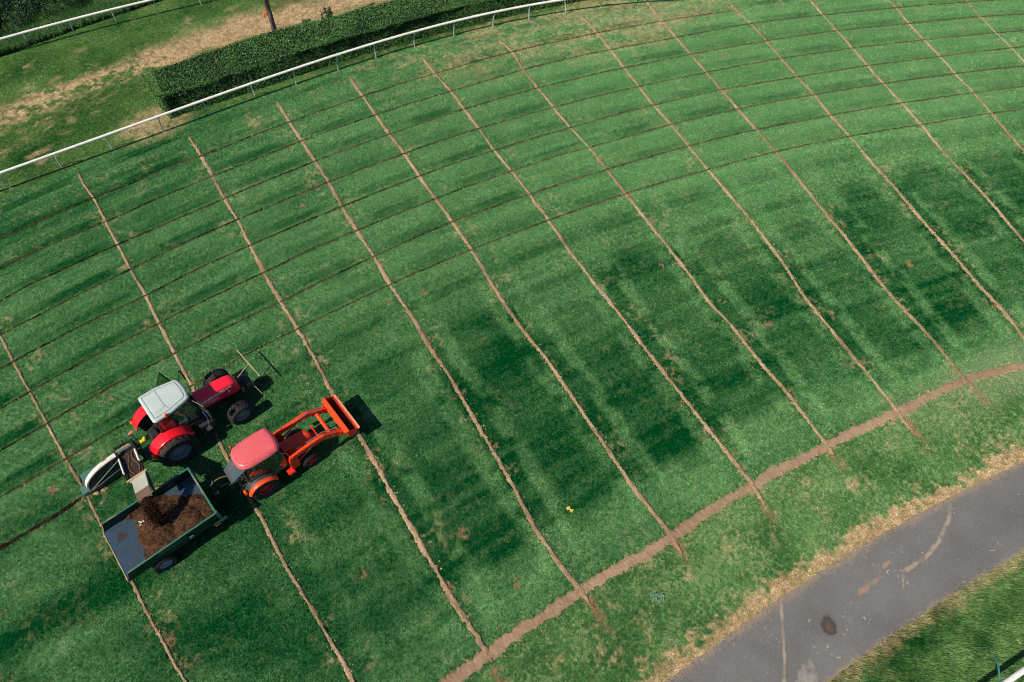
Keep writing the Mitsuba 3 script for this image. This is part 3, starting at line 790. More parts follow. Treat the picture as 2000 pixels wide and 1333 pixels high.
# tall grass between the far rail and the shrubs
r = np.random.default_rng(31)
n = 60000
s_, a_ = r.uniform(-0.8, 4.2, n), -7.95 - r.exponential(1.1, n)
xyt = inv(s_, a_)
ok = (a_ > -13)
xyt = xyt[ok]
v, f, nn, uv = blades(0, xyt, 0.15, 0.55, 0.03, 0.07, 0.55, 32)
scene['tall_grass'] = raw_ply(v, f, nn, uv, 'm_tall')
labels['tall_grass'] = {'label': 'tall rough grass and weeds growing under the far white rail', 'category': 'grass', 'kind': 'stuff'}

c = bp(603, 52, 0.9)
shrub(c[:2], 0.42, 0.36, 1.35, 1500, 0.11, 'small bushy shrub beside the foot of the wooden pole', 140, asp=0.6)
c = bp(640, 30, 1.0)
shrub(c[:2], 0.40, 0.34, 1.55, 1100, 0.11, 'wispy shrub standing taller than the hedge right of the wooden pole', 150, asp=0.5)

# ------------------------------------------------------------------ rails
def rail(name, label, rail_px, s_range, h, bases, r_pipe, post_r, mat_post, side, off=None):
    k = thing(name, label, 'fence')
    w = bp(*np.array(rail_px, float).T, h)
    s_, a_ = sa(w[:, 0], w[:, 1])
    co = np.polyfit(s_, a_, 3 if len(s_) > 6 else 1)
    ss = np.linspace(*s_range, 120)
    xy = inv(ss, np.polyval(co, np.clip(ss, s_.min() - 1.2, s_.max() + 1.5)))
    put(f'{k}__rail', tube(np.c_[xy, np.full(len(xy), h)], r_pipe, 12), 'm_white_pipe', smooth=40)
    rc = cKDTree(xy)
    for b in bases:
        b = np.asarray(b, float)
        d, i = rc.query(b)
        top = np.array([xy[i][0], xy[i][1], h - r_pipe * 0.4])
        pts = np.vstack([[b[0], b[1], -0.02], bez([b[0], b[1], h * 0.35], [b[0] * 0.75 + top[0] * 0.25, b[1] * 0.75 + top[1] * 0.25, h * 0.86], top, 7)])
        put(f'{k}__post', tube(pts, post_r, 8), mat_post, smooth=40)
    return k


mb = bp(*np.array([(20.5, 368), (120, 326), (219, 290), (321, 258), (410, 225), (498, 188), (579, 166), (661, 138), (735, 115), (810, 92), (887, 72), (963, 55), (1033, 41), (1104, 29), (1173, 14), (1243, 3)], float).T)[:, :2]
extra = [inv(-0.12, -1.02), inv(-0.6, -1.05)] + [inv(q, -0.42) for q in (8.44, 8.93, 9.42, 9.9)]
rail('running_rail', 'white running rail on grey posts curving along the hedge', [(0, 339), (100, 302), (201, 265), (313, 228), (400, 197), (450, 177), (572, 136), (733, 83), (810, 61), (888, 42), (962, 26), (1033, 12), (1105, -2)], (-0.8, 10.0), 1.0, list(mb) + extra, 0.068, 0.033, 'm_post', 1)
ob = bp(*np.array([(58, 89), (148, 68), (229, 46), (311, 27)], float).T)[:, :2]
rail('running_rail', 'white running rail in the upper left corner in front of the dark shrubs', [(0, 78), (46, 63), (133, 40), (219.5, 18.5), (299, 0)], (-0.5, 4.0), 1.0, list(ob) + [inv(q, -7.9) for q in (0.05,)] + [inv(q, -6.75) for q in (2.72, 3.2)], 0.068, 0.026, 'm_post', 1)
k = thing('running_rail', 'short end of white running rail in the lower right corner', 'fence')
rp = [inv(q, 19.96 + 0.035 * (q - 6)) for q in np.linspace(4.6, 8.5, 30)]
put(f'{k}__rail', tube(np.c_[np.array(rp), np.full(30, 1.0)], 0.085, 12), 'm_white_pipe', smooth=40)
for bpx, tpx in (((1942, 1281), (1951, 1343)),):
    b, t_ = bp(*bpx, 0.0), bp(*tpx, 0.97)
    put(f'{k}__post', tube(np.vstack([b - [0, 0, 0.02], bez(b, b * 0.62 + t_ * 0.38 + [0, 0, 0.25], t_, 7)]), 0.028, 8), 'm_teal_post', smooth=40)
b, t_ = inv(6.65, 19.72), inv(6.6, 19.98)
put(f'{k}__post', tube([[b[0], b[1], -0.02], [b[0], b[1], 0.6], [t_[0], t_[1], 0.97]], 0.028, 8), 'm_teal_post', smooth=40)

# ------------------------------------------------------------------ wooden pole
b = bp(538, 66, 0.6)
k = thing('utility_pole', 'weathered wooden pole standing behind the hedge at the top edge', 'pole')
zz = np.linspace(-0.1, 7.5, 16)
put(f'{k}__shaft', tube(np.c_[b[0] + 0.012 * zz, np.full(16, b[1]), zz], np.linspace(0.15, 0.11, 16), 14), 'm_pole', smooth=40)
put(f'{k}__cable_cover', beam([b[0] + 0.13, b[1] - 0.10, 0.1], [b[0] + 0.19, b[1] - 0.10, 4.5], 0.07, 0.09), 'm_black')
put(f'{k}__bracket', cat([box(b[0] - 0.34, b[0] - 0.12, b[1] - 0.06, b[1] + 0.06, 1.75, 1.95), box(b[0] - 0.36, b[0] - 0.28, b[1] - 0.05, b[1] + 0.05, 1.60, 1.80)]), 'm_orange_bit')
put(f'{k}__step', tube([[b[0] + 0.1, b[1], 1.15], [b[0] + 0.5, b[1] - 0.05, 1.2]], 0.018, 6), 'm_black')
put('stone_slab', hull([(b[0] - 0.75 + x, b[1] + 0.55 + y, z) for x, y in ((-0.35, -0.2), (0.3, -0.25), (0.42, 0.1), (0.05, 0.24), (-0.4, 0.15)) for z in (0.0, 0.05)]), 'm_chute', 'pale flat slab lying on the straw left of the wooden pole', 'stone')


# ------------------------------------------------------------------ wheels
def tyre_mesh(R, w, r_rim, lug='bar', n=56):
    h = w / 2
    sh = 0.03
    prof = [(r_rim, -h * 0.72), (r_rim + 0.03, -h * 0.86), ((R + r_rim) / 2, -h), (R - 0.09, -h * 0.97), (R - sh - 0.012, -h * 0.80), (R - sh, -h * 0.4), (R - sh + 0.004, 0), (R - sh, h * 0.4), (R - sh - 0.012, h * 0.80), (R - 0.09, h * 0.97), ((R + r_rim) / 2, h), (r_rim + 0.03, h * 0.86), (r_rim, h * 0.72)]
    ms = [lathe_y(prof, n)]
    nl = 22 if lug == 'bar' else 40
    for i in range(nl):
        for sd in (-1, 1):
            if lug == 'bar':
                a0 = 2 * np.pi * (i + (0.5 if sd > 0 else 0)) / nl
                pts = []
                for da, y in ((0.0, 0.02), (-0.10, h * 0.55), (-0.26, h * 0.97)):
                    rr = R if y < h * 0.9 else R - 0.055
                    for e in (-0.045 / R, 0.045 / R):
                        for q in (rr, rr - 0.055):
                            pts.append((q * np.cos(a0 + da + e), sd * y, q * np.sin(a0 + da + e)))
                ms += [hull(pts[:8]), hull(pts[4:])]
            else:
                a0 = 2 * np.pi * (i + (0.5 if sd > 0 else 0)) / nl
                for y0, y1 in ((0.02, 0.28), (0.36, 0.6), (0.68, 0.9)):
                    rr = R - (0.0 if y1 < 0.8 else 0.02)
                    e = 0.042 / R * 0.8
                    ms.append(hull([(q * np.cos(a0 + x + 0.05 * y0), sd * h * y, q * np.sin(a0 + x + 0.05 * y0)) for x in (-e, e) for y in (y0, y1) for q in (rr, rr - 0.05)]))
    return cat(ms)


def rim_mesh(r, w, out):
    """dished disc, open side towards sign 'out'"""
    h = w / 2 * 0.80
    prof = [(r + 0.015, -h), (r + 0.015, -h + 0.02), (r - 0.02, -h + 0.05), (r - 0.03, h * 0.15), (r * 0.80, h * 0.18), (r * 0.72, h * 0.30), (r * 0.45, h * 0.34), (r * 0.40, h * 0.55), (0.001, h * 0.57)]
    outer = [(r + 0.015, h), (r + 0.015, h - 0.02), (r - 0.02, h - 0.05), (r - 0.03, h * 0.15)]
    m = cat([lathe_y(prof, 40), lathe_y(outer, 40)] + [lathe_y([(0.001, 0.03), (0.018, 0.025), (0.02, 0.0)], 8).apply_translation([r * 0.58 * np.cos(q), h * 0.32, r * 0.58 * np.sin(q)]) for q in np.arange(8) * np.pi / 4])
    if out < 0:
        m.apply_transform(np.diag([1, -1, 1, 1.0]))
        m.invert()
    return m


def wheel(fr, parent, x, y, R, w, r_rim, lug, rim_mat, out, steer=0.0):
    k = key_of_part(parent, 'wheel')
    M = trimesh.transformations.rotation_matrix(steer, [0, 0, 1])
    M[:3, 3] = [x, y, R]
    t = tyre_mesh(R, w, r_rim, lug)
    if out < 0 and lug == 'bar':
        pass
    t.apply_transform(M)
    rm = rim_mesh(r_rim, w, out)
    rm.apply_transform(M)
    put(f'{k}__tyre', fr(t), 'm_tyre', smooth=35)
    put(f'{k}__rim', fr(rm), rim_mat, smooth=35)


used_parts = {}


def key_of_part(parent, name):
    n = used_parts.get((parent, name), 0)
    used_parts[(parent, name)] = n + 1
    return f'{parent}__{name}' + (f'_{n:03d}' if n else '')


def loft(sections):
    """hull segments between successive outlines (each n x 3, same count): a strip of quads, closed with fans"""
    S = np.asarray(sections, float)
    m, n = S.shape[:2]
    V = S.reshape(-1, 3)
    i, j = np.meshgrid(np.arange(m - 1), np.arange(n), indexing='ij')
    q = np.stack([i * n + j, i * n + (j + 1) % n, (i + 1) * n + (j + 1) % n, (i + 1) * n + j], -1).reshape(-1, 4)
    f = np.vstack([q[:, [0, 1, 2]], q[:, [0, 2, 3]]])
    c0, c1 = len(V), len(V) + 1
    V = np.vstack([V, S[0].mean(0), S[-1].mean(0)])
    j = np.arange(n)
    f = np.vstack([f, np.stack([(j + 1) % n, j, j * 0 + c0], 1), np.stack([(m - 1) * n + j, (m - 1) * n + (j + 1) % n, j * 0 + c1], 1)])
    t = trimesh.Trimesh(V, f, process=False)
    return t


def fender(x0, z0, R, y0, y1, a0, a1, th=0.03, lip=0.07):
    """arched mudguard over a wheel centred at (x0, z0), between angles a0 > a1, outer edge y1"""
    secs = []
    sg = np.sign(y1 - y0)
    for a in np.linspace(a0, a1, 20):
        c, s = np.cos(a), np.sin(a)
        pr = [(R, y0), (R, y1 - sg * 0.06), (R - 0.02, y1 - sg * 0.015), (R - lip, y1), (R - lip, y1 - sg * 0.015), (R - th - 0.02, y1 - sg * 0.04), (R - th, y1 - sg * 0.08), (R - th, y0)]
        secs.append([(x0 + r * c, y, z0 + r * s) for r, y in pr])
    return loft(secs)


# ------------------------------------------------------------------ the red tractor
MF = Frame((-13.0923, 11.8296), math.radians(41.38))


def red_tractor():
    k = thing('red_tractor', 'red tractor with a pale grey cab roof, carrying the trenching machine', 'tractor')
    fr = MF
    P = lambda n, m, b, s=30: put(f'{k}__{n}', fr(m), b, smooth=s)
    # wheels
    for y, out in ((-0.98, -1), (0.98, 1)):
        wheel(fr, k, 0.0, y, 0.74, 0.50, 0.40, 'bar', 'm_rim_grey', out)
        wheel(fr, k, 2.52, y, 0.51, 0.44, 0.29, 'bar', 'm_rim_grey', out, steer=0.03)
    # chassis
    P('chassis', cat([box(-0.35, 1.5, -0.22, 0.22, 0.45, 0.95, 0.05), box(1.4, 3.0, -0.17, 0.17, 0.5, 0.98, 0.04), box(-0.3, 0.3, -0.8, 0.8, 0.62, 0.86, 0.05), box(2.4, 2.64, -0.85, 0.85, 0.42, 0.58, 0.04), box(1.1, 1.75, 0.25, 0.75, 0.45, 0.85, 0.05)]), 'm_black')
    P('fuel_tank', box(0.95, 1.62, -0.78, -0.28, 0.42, 0.86, 0.07), 'm_dark_steel')
    P('step', cat([box(1.02, 1.42, -1.02, -0.80, 0.36, 0.40), box(1.06, 1.38, -1.0, -0.8, 0.66, 0.69), beam([1.05, -0.98, 0.36], [1.05, -0.84, 0.86], 0.03, 0.03), beam([1.40, -0.98, 0.36], [1.40, -0.84, 0.86], 0.03, 0.03)]), 'm_dark_steel')
    # hood
    secs = []
    for x, hw, zt, zb in ((1.46, 0.30, 1.60, 1.14), (1.9, 0.295, 1.585, 1.08), (2.4, 0.285, 1.54, 0.98), (2.80, 0.27, 1.48, 0.86), (2.94, 0.25, 1.43, 0.84), (3.03, 0.20, 1.33, 0.84), (3.06, 0.15, 1.2, 0.86)):
        secs.append([(x, hw + 0.03, zb), (x, hw + 0.02, (zb + zt) / 2), (x, hw, zt - 0.09), (x, hw - 0.035, zt - 0.02), (x, hw * 0.55, zt + 0.008), (x, 0, zt + 0.016), (x, -hw * 0.55, zt + 0.008), (x, -hw + 0.035, zt - 0.02), (x, -hw, zt - 0.09), (x, -hw - 0.02, (zb + zt) / 2), (x, -hw - 0.03, zb)])
    hd = loft(secs)
    hd.invert()
    P('hood', hd, 'm_crimson', 40)
    for sd in (-1, 1):
        def onside(x, z):
            hw = np.interp(x, [1.46, 2.4, 2.80, 2.94], [0.30, 0.285, 0.27, 0.25])
            zt = np.interp(x, [1.46, 1.9, 2.4, 2.8, 2.94], [1.60, 1.585, 1.54, 1.48, 1.43])
            zb = np.interp(x, [1.46, 1.9, 2.4, 2.8, 2.94], [1.14, 1.08, 0.98, 0.86, 0.84])
            zm = (zb + zt) / 2
            y = np.interp(z, [zb, zm, zt - 0.09], [hw + 0.03, hw + 0.02, hw])
            return (x, sd * (y + 0.006), z)
        zt = lambda x: np.interp(x, [1.46, 1.9, 2.4, 2.8, 2.94], [1.60, 1.585, 1.54, 1.48, 1.43])
        pts = lambda x0, x1, d0, d1: quad(onside(x0, zt(x0) - d0), onside(x1, zt(x1) - d0), onside(x1, zt(x1) - d1), onside(x0, zt(x0) - d1), 0.008)
        P('hood__stripe' if sd < 0 else 'hood__stripe_001', cat([pts(1.56, 2.1, 0.11, 0.20), pts(2.1, 2.52, 0.11, 0.20), pts(2.56, 2.65, 0.11, 0.19), pts(2.69, 2.78, 0.11, 0.18)]), 'm_grey_stripe', False)
        for txt, x0, dz, hgt in (('3640', 1.62, 0.30, 0.062), ('Frutteto', 1.84, 0.36, 0.075)):
            t = meshkit.text_mesh(txt, hgt, 0.004, True)
            w_ = t.bounds[1][0]
            x1 = x0 + w_
            v = t.vertices.copy()
            xx = x0 + v[:, 0] if sd < 0 else x1 - v[:, 0]
            zz_ = np.array([zt(q) for q in xx]) - dz + v[:, 1]
            t.vertices = np.array([np.array(onside(q, z_)) + [0, sd * (0.002 + e), 0] for q, z_, e in zip(xx, zz_, v[:, 2])])
            if sd > 0:
                pass
            else:
                pass
            put(key_of_part(f'{k}__hood', 'lettering'), fr(t), 'm_white_letter', smooth=False)
        # three stacked triangles
        tri = []
        for cx, cz in ((2.58, 1.16), (2.66, 1.16), (2.62, 1.235)):
            for (dx, dz) in ((0, 0),):
                A, B, C = onside(cx - 0.036, cz - 0.03), onside(cx + 0.036, cz - 0.03), onside(cx, cz + 0.036)
                tri.append(hull([np.array(q) + [0, sd * e, 0] for q in (A, B, C) for e in (0, 0.006)]))
        P('hood__emblem' if sd < 0 else 'hood__emblem_001', cat(tri), 'm_grey_stripe', False)
    P('grille', box(3.035, 3.075, -0.15, 0.15, 0.88, 1.22, 0.01), 'm_black')
    # front linkage and slab weights
    P('front_frame', cat([box(2.98, 3.24, -0.30, 0.30, 0.52, 0.64, 0.02), beam([3.05, -0.30, 0.58], [3.12, -0.36, 0.95], 0.05, 0.08), beam([3.05, 0.30, 0.58], [3.12, 0.36, 0.95], 0.05, 0.08)]), 'm_black')
    for i in range(8):
        y = -0.26 + i * 0.0743
        put(f'{k}__weight' + (f'_{i:03d}' if i else ''), fr(cat([side_prism([(3.24, 0.40), (3.50, 0.44), (3.56, 0.56), (3.52, 0.78), (3.30, 0.84), (3.24, 0.80)], y - 0.029, y + 0.029), box(3.28, 3.40, y - 0.02, y + 0.02, 0.84, 0.875, 0.006)])), 'm_dark_steel', smooth=25)
    # sighting bar carried on the front
    P('marker_bar', cat([tube([(3.81, 1.54, 0.80), (3.89, -0.22, 0.80)], 0.026, 8), tube([(3.15, 0.26, 0.86), (3.84, 0.62, 0.80)], 0.022, 8)]), 'm_tan_bar')
    P('marker_cord', tube(bez((3.86, 1.0, 0.79), (3.75, 1.35, 0.28), (3.82, 1.5, 0.79), 12), 0.016, 6), 'm_black')
    P('marker_rod', cat([tube([(3.50, -0.18, 0.60), (3.58, -0.70, 0.42)], 0.012, 6)]), 'm_tan_bar')
    # fenders
    for sd in (-1, 1):
        kk = f'{k}__fender' + ('' if sd < 0 else '_001')
        m = fender(0.0, 0.74, 0.84, sd * 0.54, sd * 1.02, math.radians(166), math.radians(22), 0.03, 0.10)
        if sd > 0:
            m.invert()
        put(kk, fr(m), 'm_fender', smooth=45)
        a = math.radians(160)
        put(f'{kk}__tail_light', fr(cat([box(-0.84, -0.74, min(sd * 0.84, sd * 1.04), max(sd * 0.84, sd * 1.04), 1.05, 1.15, 0.03)])), 'm_amber', smooth=40)
    # cab
    rear, front = -0.02, 1.36
    zr = 2.34
    cor = {'rl': (0.02, 0.60), 'rr': (0.02, -0.60), 'fl': (1.26, 0.46), 'fr': (1.26, -0.46)}
    fl = {'rl': (-0.10, 0.56), 'rr': (-0.10, -0.56), 'fl': (1.42, 0.38), 'fr': (1.42, -0.38)}
    pil = []
    for q in cor:
        pil.append(beam((*fl[q], 1.20 if q[0] == 'r' else 1.15), (*cor[q], zr), 0.06, 0.07))
    for sd in ('l', 'r'):
        y = 1 if sd == 'l' else -1
        pil.append(beam((0.50, y * 0.60, 0.95), (0.48, y * 0.565, zr), 0.055, 0.05))
        pil.append(beam((*cor['r' + sd], zr - 0.03), (*cor['f' + sd], zr - 0.03), 0.07, 0.07))
    pil += [beam((*cor['rl'], zr - 0.03), (*cor['rr'], zr - 0.03), 0.07, 0.07), beam((*cor['fl'], zr - 0.03), (*cor['fr'], zr - 0.03), 0.07, 0.07), beam((*fl['rl'], 1.2), (*fl['rr'], 1.2), 0.06, 0.06), beam((*fl['fl'], 1.2), (*fl['fr'], 1.2), 0.06, 0.06)]
    P('cab_frame', cat(pil), 'm_black')
    P('cab_floor', cat([box(-0.08, 1.42, -0.52, 0.52, 0.86, 0.94, 0.02), box(-0.12, 0.5, -0.54, -0.40, 0.94, 1.28, 0.04), box(-0.12, 0.5, 0.40, 0.54, 0.94, 1.28, 0.04), box(1.30, 1.46, -0.36, 0.36, 0.94, 1.45, 0.05)]), 'm_black')
    g_ = [('window', 'r'), ('window_001', 'f'), ('window_002', 'b'), ('window_003', 'q')]
    Z = lambda q, z: (*q, z)
    P('window', sheet((0.53, -0.60, 0.98), (1.40, -0.38, 1.18), (1.25, -0.455, zr - 0.06), (0.51, -0.57, zr - 0.06)), 'm_glass', False)
    P('window_001', sheet((1.43, -0.36, 1.25), (1.43, 0.36, 1.25), (1.275, 0.44, zr - 0.06), (1.275, -0.44, zr - 0.06)), 'm_glass', False)
    P('window_002', sheet((-0.10, -0.54, 1.25), (-0.10, 0.54, 1.25), (0.01, 0.58, zr - 0.06), (0.01, -0.58, zr - 0.06)), 'm_glass', False)
    P('window_003', sheet((-0.07, -0.565, 1.28), (0.47, -0.60, 1.28), (0.46, -0.575, zr - 0.06), (0.03, -0.605, zr - 0.06)), 'm_glass', False)
    P('window_004', sheet((-0.07, 0.565, 1.28), (0.47, 0.60, 1.28), (0.46, 0.575, zr - 0.06), (0.03, 0.605, zr - 0.06)), 'm_glass', False)
    # open left door, hinged at the rear
    H1, H2, O1, O2 = (0.50, 0.62, 2.22), (0.50, 0.64, 1.0), (1.00, 1.42, 2.16), (1.16, 1.52, 1.0)
    P('door__glass', sheet(H1, O1, O2, H2), 'm_glass_tint', False)
    P('door__frame', cat([beam(O1, O2, 0.035, 0.05), beam(H1, H2, 0.035, 0.04), beam(H2, O2, 0.035, 0.05), tube([H1, O1], 0.010, 6)]), 'm_black')
    # seat and controls
    P('seat', cat([box(0.12, 0.58, -0.23, 0.23, 1.22, 1.34, 0.05), box(0.04, 0.16, -0.22, 0.22, 1.3, 1.84, 0.05), box(0.2, 0.5, -0.33, -0.25, 1.38, 1.46, 0.02), box(0.2, 0.5, 0.25, 0.33, 1.38, 1.46, 0.02)]), 'm_fabric', 45)
    tw = trimesh.creation.torus(0.19, 0.018, 24, 8)
    tw.apply_transform(trimesh.transformations.rotation_matrix(-0.6, [0, 1, 0]))
    tw.apply_translation([0.98, 0, 1.68])
    P('steering_wheel', cat([tw, tube([(0.98, 0, 1.68), (1.25, 0, 1.3)], 0.03, 8), box(0.95, 1.01, -0.17, 0.17, 1.665, 1.685, 0.005)]), 'm_black', 45)
    P('console', cat([box(0.55, 0.95, -0.48, -0.36, 1.0, 1.32, 0.04), tube([(0.62, -0.42, 1.3), (0.66, -0.40, 1.5)], 0.012, 6), tube([(0.75, -0.42, 1.3), (0.80, -0.40, 1.46)], 0.012, 6)]), 'm_teal')
    # roof: rounded slab with a raised inner panel
    outl = rounded_poly([(rear - 0.05, 0.70), (rear + 0.62, 0.69), (front - 0.01, 0.53), (front + 0.05, 0.3), (front + 0.07, 0), (front + 0.05, -0.3), (front - 0.01, -0.53), (rear + 0.62, -0.69), (rear - 0.05, -0.70)], 0.13)

    def shell(pol, zs):
        n = 96
        sec = []
        for inset, z in zs:
            ring = pol.buffer(-inset).exterior
            d = np.array([ring.interpolate(t, normalized=True).coords[0] for t in np.arange(n) / n])
            j = np.argmin(np.hypot(*(d - [rear - 0.05, 0]).T))
            d = np.roll(d, -j, 0)
            if Polygon(d).exterior.is_ccw is False:
                d = d[::-1]
            sec.append(np.c_[d, np.full(n, z)])
        return loft(sec)
    rf = shell(outl, [(0.05, 2.33), (0.012, 2.36), (0.0, 2.40), (0.012, 2.445), (0.05, 2.472), (0.10, 2.478), (0.118, 2.478), (0.121, 2.455), (0.136, 2.455), (0.14, 2.482), (0.17, 2.492), (0.3, 2.498)])
    P('cab_roof', rf, 'm_white_roof', 40)
    inner = outl.buffer(-0.1275)
    ring = np.array(inner.exterior.coords)
    P('cab_roof__seal', tube(np.c_[ring, np.full(len(ring), 2.457)], 0.0095, 6, False), 'm_seal')
    P('cab_roof__seam', cat([tube([(0.55, 0.46, 2.498), (0.55, -0.30, 2.498), (0.60, -0.40, 2.496), (0.62, -0.50, 2.489)], 0.0075, 6), tube([(0.55, -0.31, 2.498), (0.42, -0.39, 2.497), (0.14, -0.42, 2.494)], 0.005, 6)]), 'm_seal')
    P('beacon', cat([lathe_y([(0.001, 0.15), (0.035, 0.14), (0.055, 0.11), (0.06, 0.02), (0.065, 0.0)], 20).apply_transform(trimesh.transformations.rotation_matrix(math.pi / 2, [1, 0, 0])).apply_translation([0.42, -0.71, 2.44])]), 'm_amber', 45)
    P('beacon_arm', cat([tube([(0.42, -0.55, 2.30), (0.42, -0.71, 2.32), (0.42, -0.71, 2.45)], 0.016, 6)]), 'm_black')
    # mirrors
    P('mirror', cat([tube([(1.34, 0.44, 2.22), (1.60, 1.05, 2.12), (1.62, 1.06, 1.5)], 0.017, 6), box(1.58, 1.65, 0.98, 1.16, 1.55, 1.98, 0.025), tube([(1.62, 1.06, 1.6), (1.46, 0.5, 1.3)], 0.014, 6)]), 'm_black')
    P('mirror_001', cat([tube([(1.34, -0.44, 2.22), (1.58, -0.98, 2.12), (1.60, -1.0, 1.4)], 0.017, 6), box(1.56, 1.63, -1.12, -0.93, 1.45, 1.86, 0.025)]), 'm_dark_steel')
    P('exhaust', cat([tube([(1.52, -0.42, 1.0), (1.52, -0.42, 1.72), (1.50, -0.44, 1.86)], 0.042, 12), tube([(1.5, -0.42, 1.15), (1.5, -0.42, 1.55)], 0.062, 12)]), 'm_silver', 45)
    P('hydraulic_line', cat([tube(bez((1.45, -0.30, 1.25), (1.62, -0.62, 1.1), (1.50, -0.75, 0.8), 8), 0.018, 6), tube(bez((1.40, -0.32, 1.2), (1.52, -0.78, 1.05), (1.3, -0.80, 0.7), 8), 0.016, 6)]), 'm_silver')
    # rear linkage
    P('linkage', cat([beam((-0.25, 0.35, 0.62), (-1.10, 0.40, 0.50), 0.05, 0.09), beam((-0.25, -0.35, 0.62), (-1.10, -0.40, 0.50), 0.05, 0.09), beam((-0.2, 0.0, 1.0), (-1.10, 0.0, 0.95), 0.06, 0.06), beam((-0.3, 0.28, 1.1), (-0.75, 0.38, 0.6), 0.04, 0.04), beam((-0.3, -0.28, 1.1), (-0.75, -0.38, 0.6), 0.04, 0.04), box(-0.48, -0.2, -0.24, 0.24, 0.85, 1.18, 0.04)]), 'm_black')
    P('coupling_cover', cat([box(-0.92, -0.70, -0.05, 0.09, 0.96, 1.06, 0.03), box(-0.78, -0.66, 0.02, 0.12, 0.98, 1.10, 0.03)]), 'm_yellow')
    P('number_plate', box(-0.50, -0.485, -0.28, 0.1, 1.02, 1.12, 0.004), 'm_silver')
    return k


red_tractor()


# ------------------------------------------------------------------ trenching machine behind it
def trencher():
    k = thing('trencher', 'trenching wheel machine with dark guard, pale rim and side conveyor, behind the red tractor', 'trencher')
    fr = MF
    P = lambda n, m, b, s=30: put(f'{k}__{n}', fr(m), b, smooth=s)
    # quarter-oval wheel guard: profile in (x, z)
    th = np.linspace(0, np.pi / 2, 22)
    xs, zs = -1.80 - 1.42 * np.sin(th) ** 1.0, 0.30 + 0.92 * np.cos(th) ** 0.85
    xs[-1], zs[-1] = -3.24, 0.24
    prof = np.c_[xs, zs]
    yR, yL = -0.11, 0.065
    poly = [(-1.70, 0.05), (-1.70, 1.235)] + [tuple(q) for q in prof] + [(-3.20, 0.08)]
    P('guard', side_prism(poly, yR + 0.012, yL - 0.02), 'm_guard', 25)
    # pale rim band: runs over the top with a turned-down lip on the near side
    secs = []
    pp = np.vstack([[-1.70, 1.232], prof])
    t = np.gradient(pp, axis=0)
    t /= np.linalg.norm(t, axis=1, keepdims=True)
    nn_ = np.c_[t[:, 1], -t[:, 0]]
    nn_ *= np.sign((nn_ * (pp - [-1.9, 0.3])).sum(1))[:, None]
    for p_, n_ in zip(pp, nn_):
        o, i_, d = p_ + n_ * 0.022, p_ + n_ * 0.004, p_ - n_ * 0.03
        secs.append([(o[0], yL, o[1]), (o[0], yR, o[1]), (d[0], yR - 0.004, d[1]), (d[0], yR + 0.012, d[1]), (i_[0], yR + 0.016, i_[1]), (i_[0], yL, i_[1])])
    P('guard__rim', loft(secs), 'm_guard_rim', 40)
    # panel joints and braces on the near face
    seams = [beam((x0, yR + 0.006, z0), (x1, yR + 0.006, z1), 0.012, 0.016, 0.002) for x0, z0, x1, z1 in ((-2.1, 1.12, -2.0, 0.25), (-2.45, 1.02, -2.32, 0.25), (-2.78, 0.86, -2.66, 0.25), (-3.1, 0.58, -1.72, 0.80), (-3.15, 0.38, -1.72, 0.5))]
    P('guard__panel_seam', cat(seams), 'm_dark_steel')
    P('brace', tube([(-3.16, yR - 0.05, 0.36), (-1.74, yR - 0.12, 1.16)], 0.017, 8), 'm_silver')
    P('brace_001', tube([(-3.12, yR - 0.05, 0.33), (-1.74, yR - 0.12, 0.68)], 0.020, 8), 'm_silver')
    # lifting eye on the rim
    te = trimesh.creation.torus(0.055, 0.014, 16, 6)
    te.apply_transform(trimesh.transformations.rotation_matrix(math.pi / 2, [1, 0, 0]))
    te.apply_translation([-2.18, 0.03, 1.22])
    P('lifting_eye', te, 'm_black')
    # digging wheel inside the guard
    dw = lathe_y([(0.001, -0.05), (0.52, -0.05), (0.54, 0), (0.52, 0.05), (0.001, 0.05)], 36)
    teeth = [box(0.50, 0.60, -0.06, 0.06, -0.04, 0.04).apply_transform(trimesh.transformations.rotation_matrix(q, [0, 1, 0])) for q in np.arange(16) * np.pi / 8]
    dw = cat([dw] + teeth)
    dw.apply_translation([-2.30, 0.0, 0.42])
    dw = trimesh.intersections.slice_mesh_plane(dw, [0, 0, 1], [0, 0, 0.006])
    P('digging_wheel', dw, 'm_black')
    # skids
    P('skid', cat([box(-3.30, -1.25, 0.45, 0.86, 0.17, 0.20, 0.01), beam((-1.6, 0.16, 0.5), (-1.6, 0.75, 0.19), 0.05, 0.04), beam((-2.7, 0.16, 0.4), (-2.7, 0.75, 0.19), 0.05, 0.04), tube([(-1.5, 0.98, 0.2), (-1.5, 1.0, 0.5)], 0.03, 8), tube([(-2.3, 0.9, 0.2), (-2.3, 0.9, 0.36)], 0.02, 8)]), 'm_teal')
    P('rear_shoe', cat([box(-3.50, -3.18, -0.02, 0.34, 0.04, 0.22, 0.02), box(-3.30, -3.14, 0.02, 0.30, 0.2, 0.30, 0.02)]), 'm_teal')
    # frame
    P('frame', cat([beam((-1.74, 0.28, 1.17), (-1.12, 0.24, 1.10), 0.07, 0.08), beam((-1.74, 0.12, 1.22), (-1.74, -0.14, 1.25), 0.08, 0.09), beam((-1.14, 0.28, 1.05), (-1.14, -0.28, 1.22), 0.08, 0.10), beam((-1.12, 0.3, 0.40), (-1.12, 0.3, 1.10), 0.07, 0.07), beam((-1.12, -0.3, 0.40), (-1.12, -0.3, 1.15), 0.07, 0.07), beam((-1.12, -0.45, 0.48), (-1.12, 0.45, 0.48), 0.09, 0.10), box(-1.70, -1.14, -0.06, 0.14, 0.5, 1.02, 0.03), beam((-1.12, 0.0, 1.02), (-1.0, 0.0, 0.95), 0.08, 0.08)]), 'm_black')
